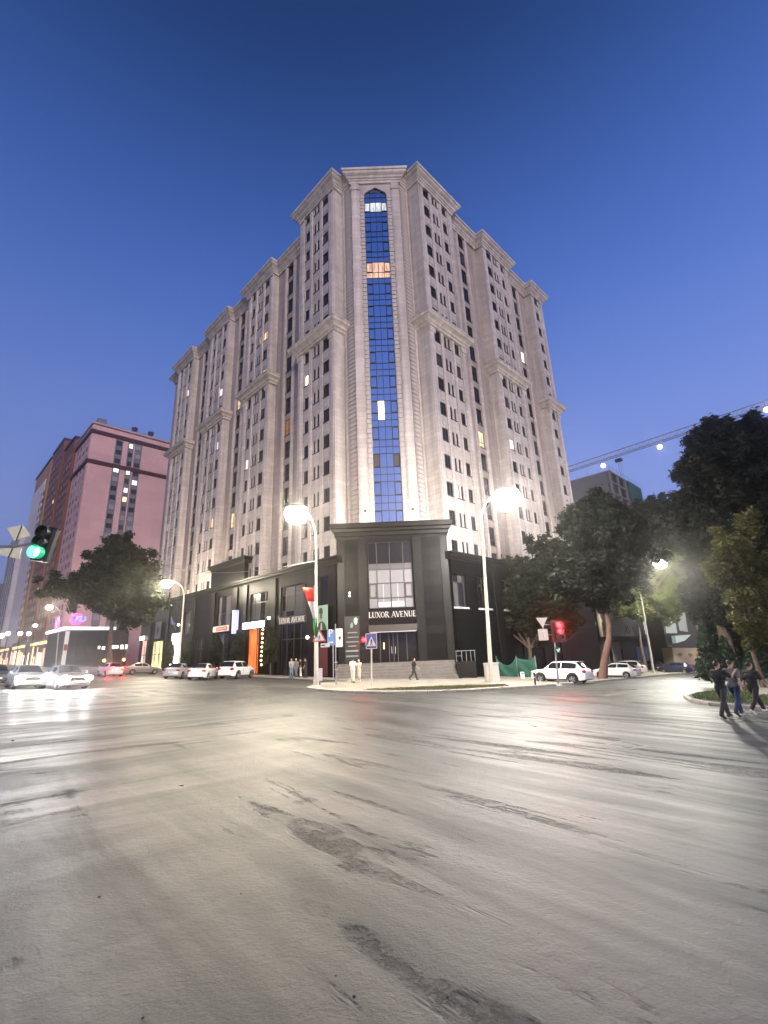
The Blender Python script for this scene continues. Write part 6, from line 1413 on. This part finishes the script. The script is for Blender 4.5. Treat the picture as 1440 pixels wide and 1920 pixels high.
def leaf_mesh(name, C, size, m, flat=.5, up=0.):
    n = len(C); d = RNG.normal(size=(n, 3)); d[:, 2] = d[:, 2] * flat + up; d /= np.linalg.norm(d, axis=1)[:, None]
    e = RNG.normal(size=(n, 3)); v = np.cross(d, e); v /= np.linalg.norm(v, axis=1)[:, None]
    s = size * (.45 + 1.25 * RNG.random((n, 1)) ** 1.6); w = s * RNG.uniform(.28, .5, size=(n, 1))
    V = np.empty((n, 4, 3)); V[:, 0] = C - d * s; V[:, 1] = C + v * w; V[:, 2] = C + d * s; V[:, 3] = C - v * w
    V[:, 1, 2] += (s * .12)[:, 0]; V[:, 3, 2] += (s * .12)[:, 0]
    me = bpy.data.meshes.new(name); me.vertices.add(4 * n); me.vertices.foreach_set('co', V.reshape(-1)); me.loops.add(4 * n); me.loops.foreach_set('vertex_index', np.arange(4 * n, dtype=np.int32)); me.polygons.add(n); me.polygons.foreach_set('loop_start', np.arange(0, 4 * n, 4, dtype=np.int32)); me.polygons.foreach_set('loop_total', np.full(n, 4, dtype=np.int32)); me.update(calc_edges=True); me.materials.append(m); return me
M_bark = mat('grey_bark', (.10, .07, .05), .9, var=.35, vscale=5, bump=.8, bscale=14)
def cloud(blobs, per, spread=.36):
    out = []
    for (c, r) in blobs:
        nc = max(5, int(4.2 * r * r)); d = RNG.normal(size=(nc, 3)); d /= np.linalg.norm(d, axis=1)[:, None]; f = RNG.uniform(.4, 1.02, size=(nc, 1)); f[RNG.random(nc) < .14] = RNG.uniform(1.1, 1.32); cc = np.array(c) + d * r * f * np.array((1, 1, .85))
        k = max(4, int(per * r * r / nc)); cr = spread * r ** .5
        out.append(np.repeat(cc, k, axis=0) + RNG.normal(size=(nc * k, 3)) * cr * .55)
    return np.concatenate(out)
def tree(label, base, trunk, tr, blobs, per, leaf, m, name='tree', cat='tree', group=None, Y=None, limbs=True, bark=None):
    """blobs: (px, py, radius, extra depth) as read off the photograph at the tree's own distance"""
    base = Vector(base); Y = Y or base.y; root = thing(name, label, cat, base, 0, group)
    B = [(px_at(x, y, Y + (dy[0] if dy else 0)) - base, r) for x, y, r, *dy in blobs]
    T = [p - base for p in trunk] if trunk and isinstance(trunk[0], Vector) else [Vector(p) for p in trunk]
    b = MB(); n = len(T); b.tube(T, [tr * (1.25 if i == 0 else 1 - .6 * i / max(1, n - 1)) for i in range(n)], 10)
    if limbs:
        for c, r in B:
            a = T[-1] if c.z > T[-1].z else T[len(T) // 2 + (len(T) > 3)]; mid_ = a.lerp(c, .55) + Vector((0, 0, .25 * r)); b.tube([a, mid_, c], [tr * .42, tr * .26, tr * .08], 6)
    b.build('trunk', bark or M_bark, root, True)
    link('crown', leaf_mesh('crown', cloud([(tuple(c), r) for c, r in B], per), leaf, m), root); return root
LF_dark, LF_mid, LF_olive, LF_pine, LF_lit = leaf_mat('dark_leaf', (.014, .0175, .011)), leaf_mat('street_leaf', (.028, .034, .020)), leaf_mat('olive_leaf', (.085, .085, .030), .45), leaf_mat('pine_needle', (.045, .070, .042), .35, .15), leaf_mat('lamp_lit_leaf', (.085, .10, .035))  # last leaf: lamp light put into a paler colour
b_ = G(205, 1263)
tree('broad dark tree standing before the pink apartment block', b_, [b_, px_at(205, 1215, b_.y), px_at(212, 1150, b_.y), px_at(222, 1060, b_.y)], .42,
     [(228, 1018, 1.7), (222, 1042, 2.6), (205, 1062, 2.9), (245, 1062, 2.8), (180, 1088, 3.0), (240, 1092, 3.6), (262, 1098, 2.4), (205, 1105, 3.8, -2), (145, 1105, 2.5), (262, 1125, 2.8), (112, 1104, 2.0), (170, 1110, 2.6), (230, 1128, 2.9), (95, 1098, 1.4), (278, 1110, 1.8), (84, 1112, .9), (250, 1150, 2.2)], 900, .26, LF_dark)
b_ = G(1130, 1275)
tree('tall street tree with a bent trunk lit red by the signal', b_, [b_, px_at(1133, 1240, b_.y), px_at(1142, 1200, b_.y), px_at(1142, 1172, b_.y), px_at(1134, 1140, b_.y), px_at(1137, 1085, b_.y), px_at(1128, 1020, b_.y)], .36,
     [(1112, 952, 1.9), (1142, 948, 1.7), (1090, 978, 2.0), (1165, 972, 2.1), (1125, 985, 2.6), (1180, 990, 2.0), (1092, 1010, 2.3), (1140, 1020, 3.0), (1185, 1040, 2.4), (1100, 1060, 2.6), (1150, 1075, 2.6), (1070, 1095, 2.0), (1115, 1105, 2.2), (1175, 1090, 2.0)], 1300, .20, LF_dark, bark=mat('red_lit_bark', (.13, .07, .05), .85, var=.3, vscale=5, bump=.8, bscale=12))  # the signal's red light is put into the bark colour
b_ = G(998, 1268)
tree('hazy tree against the pale wall beyond the bright lamp', b_, [(0, 0, 0), (.1, 0, 3), (0, .2, 7)], .28,
     [(1020, 1025, 1.8), (1050, 1045, 2.0), (985, 1060, 1.9), (1015, 1075, 2.4), (960, 1085, 1.7), (945, 1115, 1.5), (1045, 1090, 2.2), (990, 1110, 2.3), (1030, 1125, 2.2), (965, 1140, 1.6), (1062, 1130, 1.8), (1000, 1150, 2.0), (930, 1130, 1.4), (945, 1160, 1.5), (1035, 1160, 2.0), (980, 1180, 1.6), (1070, 1165, 1.6), (915, 1155, 1.0), (1015, 1195, 1.4)], 1000, .22, LF_mid)
b_ = G(1212, 1261)
tree('leafy tree wrapped round the buried street lamp', b_, [(0, 0, 0), (0, 0, 4), (.3, 0, 8)], .26,
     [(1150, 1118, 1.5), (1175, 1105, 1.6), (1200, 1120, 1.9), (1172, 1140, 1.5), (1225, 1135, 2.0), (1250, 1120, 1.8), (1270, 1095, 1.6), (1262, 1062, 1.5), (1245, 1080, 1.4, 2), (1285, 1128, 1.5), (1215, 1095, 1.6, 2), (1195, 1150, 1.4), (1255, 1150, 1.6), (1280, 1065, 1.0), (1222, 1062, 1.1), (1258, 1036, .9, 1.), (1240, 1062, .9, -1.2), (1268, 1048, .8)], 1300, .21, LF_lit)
b_ = gp(31, 45)
tree('huge dark plane tree towering over the island corner', b_, [(0, 0, 0), (.2, 0, 6), (-.3, 0, 13), (0, 0, 19)], .5,
     [(1322, 808, 1.5), (1345, 800, 1.3), (1375, 812, 1.7), (1412, 800, 1.6), (1300, 845, 1.7), (1340, 850, 2.3), (1390, 860, 2.8), (1440, 850, 3.0), (1285, 880, 1.5), (1318, 905, 2.4), (1362, 925, 3.0), (1420, 930, 3.4), (1280, 940, 1.6), (1310, 970, 2.5), (1275, 985, 1.5), (1350, 1000, 3.0), (1410, 1010, 3.2), (1460, 960, 3.2), (1320, 1040, 2.4), (1380, 1075, 2.8), (1440, 1080, 3.0), (1330, 1100, 2.2), (1350, 1150, 2.0)], 1250, .22, LF_dark)
b_ = gp(36, 80)
tree('dark tree closing the side street below the crane', b_, [(0, 0, 0), (0, 0, 8), (.3, 0, 18)], .45,
     [(1225, 950, 2.6), (1250, 965, 3.0), (1205, 980, 2.8), (1265, 1000, 3.4), (1225, 1010, 3.4), (1190, 1025, 3.0), (1255, 1045, 3.2), (1290, 1040, 3.2), (1215, 1060, 3.4), (1175, 1065, 2.6), (1300, 1080, 2.5), (1240, 1085, 3.0), (1310, 1140, 2.4)], 700, .34, LF_dark)
tree('dark background tree filling the gap behind the young pines', gp(40, 58), [(0, 0, 0), (0, 0, 5), (.3, 0, 9)], .35,
     [(1340, 1120, 2.4), (1375, 1130, 2.8), (1410, 1130, 2.8), (1445, 1130, 2.8), (1360, 1170, 2.6), (1400, 1180, 3.0), (1440, 1180, 3.0), (1375, 1215, 2.6), (1415, 1220, 2.6), (1450, 1225, 2.8), (1480, 1160, 3.)], 900, .26, LF_dark)
b_ = G(1434, 1293)
tree('olive green tree lit by lamps above the walking men', b_, [b_, px_at(1424, 1262, b_.y), px_at(1412, 1225, b_.y), px_at(1406, 1180, b_.y), px_at(1400, 1100, b_.y)], .16,
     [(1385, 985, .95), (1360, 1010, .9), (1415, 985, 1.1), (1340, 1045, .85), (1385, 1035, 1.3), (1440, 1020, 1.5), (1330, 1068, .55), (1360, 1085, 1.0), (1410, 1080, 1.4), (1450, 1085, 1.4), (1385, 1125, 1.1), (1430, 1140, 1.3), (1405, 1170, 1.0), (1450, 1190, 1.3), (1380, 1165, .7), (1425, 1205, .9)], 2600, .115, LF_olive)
for i, (px, py, hh, rr__, lab) in enumerate(((1366, 1291, 4.3, 1.15, 'young blue green pine beside the walking men'), (1398, 1287, 3.4, 1.1, 'second young pine, half behind the men'), (1452, 1284, 4.6, 1.2, 'young pine cut by the picture edge'))):
    b_ = G(px, py) + Vector((0, 1.2, 0)); t = thing('pine_tree', lab, 'tree', b_, 0, 'young pines on the island'); b = MB(); b.tube([(0, 0, 0), (0, 0, hh * .95)], [.07, .02], 7); b.build('trunk', M_bark, t)
    P = []
    for k in range(230):
        z = hh * (.08 + .92 * random.random() ** 1.15); a = random.uniform(0, 6.28); r_ = rr__ * (1 - z / hh * .92); q_ = np.array((math.cos(a) * r_, math.sin(a) * r_, z + .25 * r_)); s_p = np.array((0, 0, z)); tt = RNG.uniform(.25, 1, size=(38, 1)); P.append(s_p + (q_ - s_p) * tt + RNG.normal(size=(38, 3)) * .055)
    link('crown', leaf_mesh('crown', np.concatenate(P), .11, LF_pine, 1., .5), t)
for px, w, hh, lab in ((347, .62, 4.6, 'slim evergreen column beside the bright white shop'), (402, .75, 5.0, 'evergreen column behind the white sedan'), (444, .72, 5.2, 'evergreen column next to the orange shop'), (507, .70, 5.2, 'dark evergreen column between the two shop fronts'), (316, .55, 4.4, 'evergreen column beside the yellow lit shop')):
    p = hit(px, 1255, 'b', -1.9); base = Wg(p[0], p[1], .12); t = thing('evergreen_shrub', lab, 'shrub', base, 0, 'evergreen columns along the shop fronts')
    b = MB(); b.tube([(0, 0, 0), (0, 0, hh * .8)], [.09, .03], 6); b.build('trunk', M_bark, t)
    z = RNG.uniform(.25, 1, size=5200); a = RNG.uniform(0, 6.283, size=5200); rr2 = w * np.sqrt(np.clip(1.15 - (2 * (z - .42)) ** 2, .06, 1)) * RNG.uniform(.55, 1.08, size=5200) * (1 + .18 * np.sin(a * 3 + z * 9))
    link('crown', leaf_mesh('crown', np.stack([rr2 * np.cos(a), rr2 * np.sin(a), z * hh], 1), .14, LF_mid, .6, .5), t)
# fairy lights hung in the shrubs by the orange shop
fl_ = thing('light_string', 'string of warm round bulbs hanging beside the orange shop', 'string lights', (O.x, O.y, 0), GRID)
b = MB(); b.tube([PL.P(21.0, .9, 5), PL.P(21.0, .9, .2)], .015, 5); b.build('cable', M_frame, fl_)
bm_ = MB().ball((0, 0, 0), .13, 8, 6).mesh('bulb', mat('fairy_glow', (1, .8, .4), .5, emit=(1., .80, .36), estr=5))
for z in (4.7, 4.2, 3.7, 3.2, 2.7, 2.2, 1.7, 1.2, .7): link('bulb', bm_, fl_, PL.P(21.0 + random.uniform(-.12, .12), .9, z))

# ------------------------------------------------------------------ thin haze added round the whole scene to give lamps halos
hz = bpy.data.materials.new('halo_haze'); hz.use_nodes = True; n, l = hz.node_tree.nodes, hz.node_tree.links; n.clear()
ho = n.new('ShaderNodeOutputMaterial'); hv = n.new('ShaderNodeVolumePrincipled'); l.new(hv.outputs[0], ho.inputs['Volume'])
hv.inputs['Color'].default_value = (.95, .93, .92, 1); hv.inputs['Density'].default_value = .0013; hv.inputs['Anisotropy'].default_value = .97
b = MB(); b.box(-700, 700, -140, 700, gz(640, 640) - 1, 110)
tag(b.build('haze', hz), kind='stuff')
scene.cycles.volume_bounces = 0
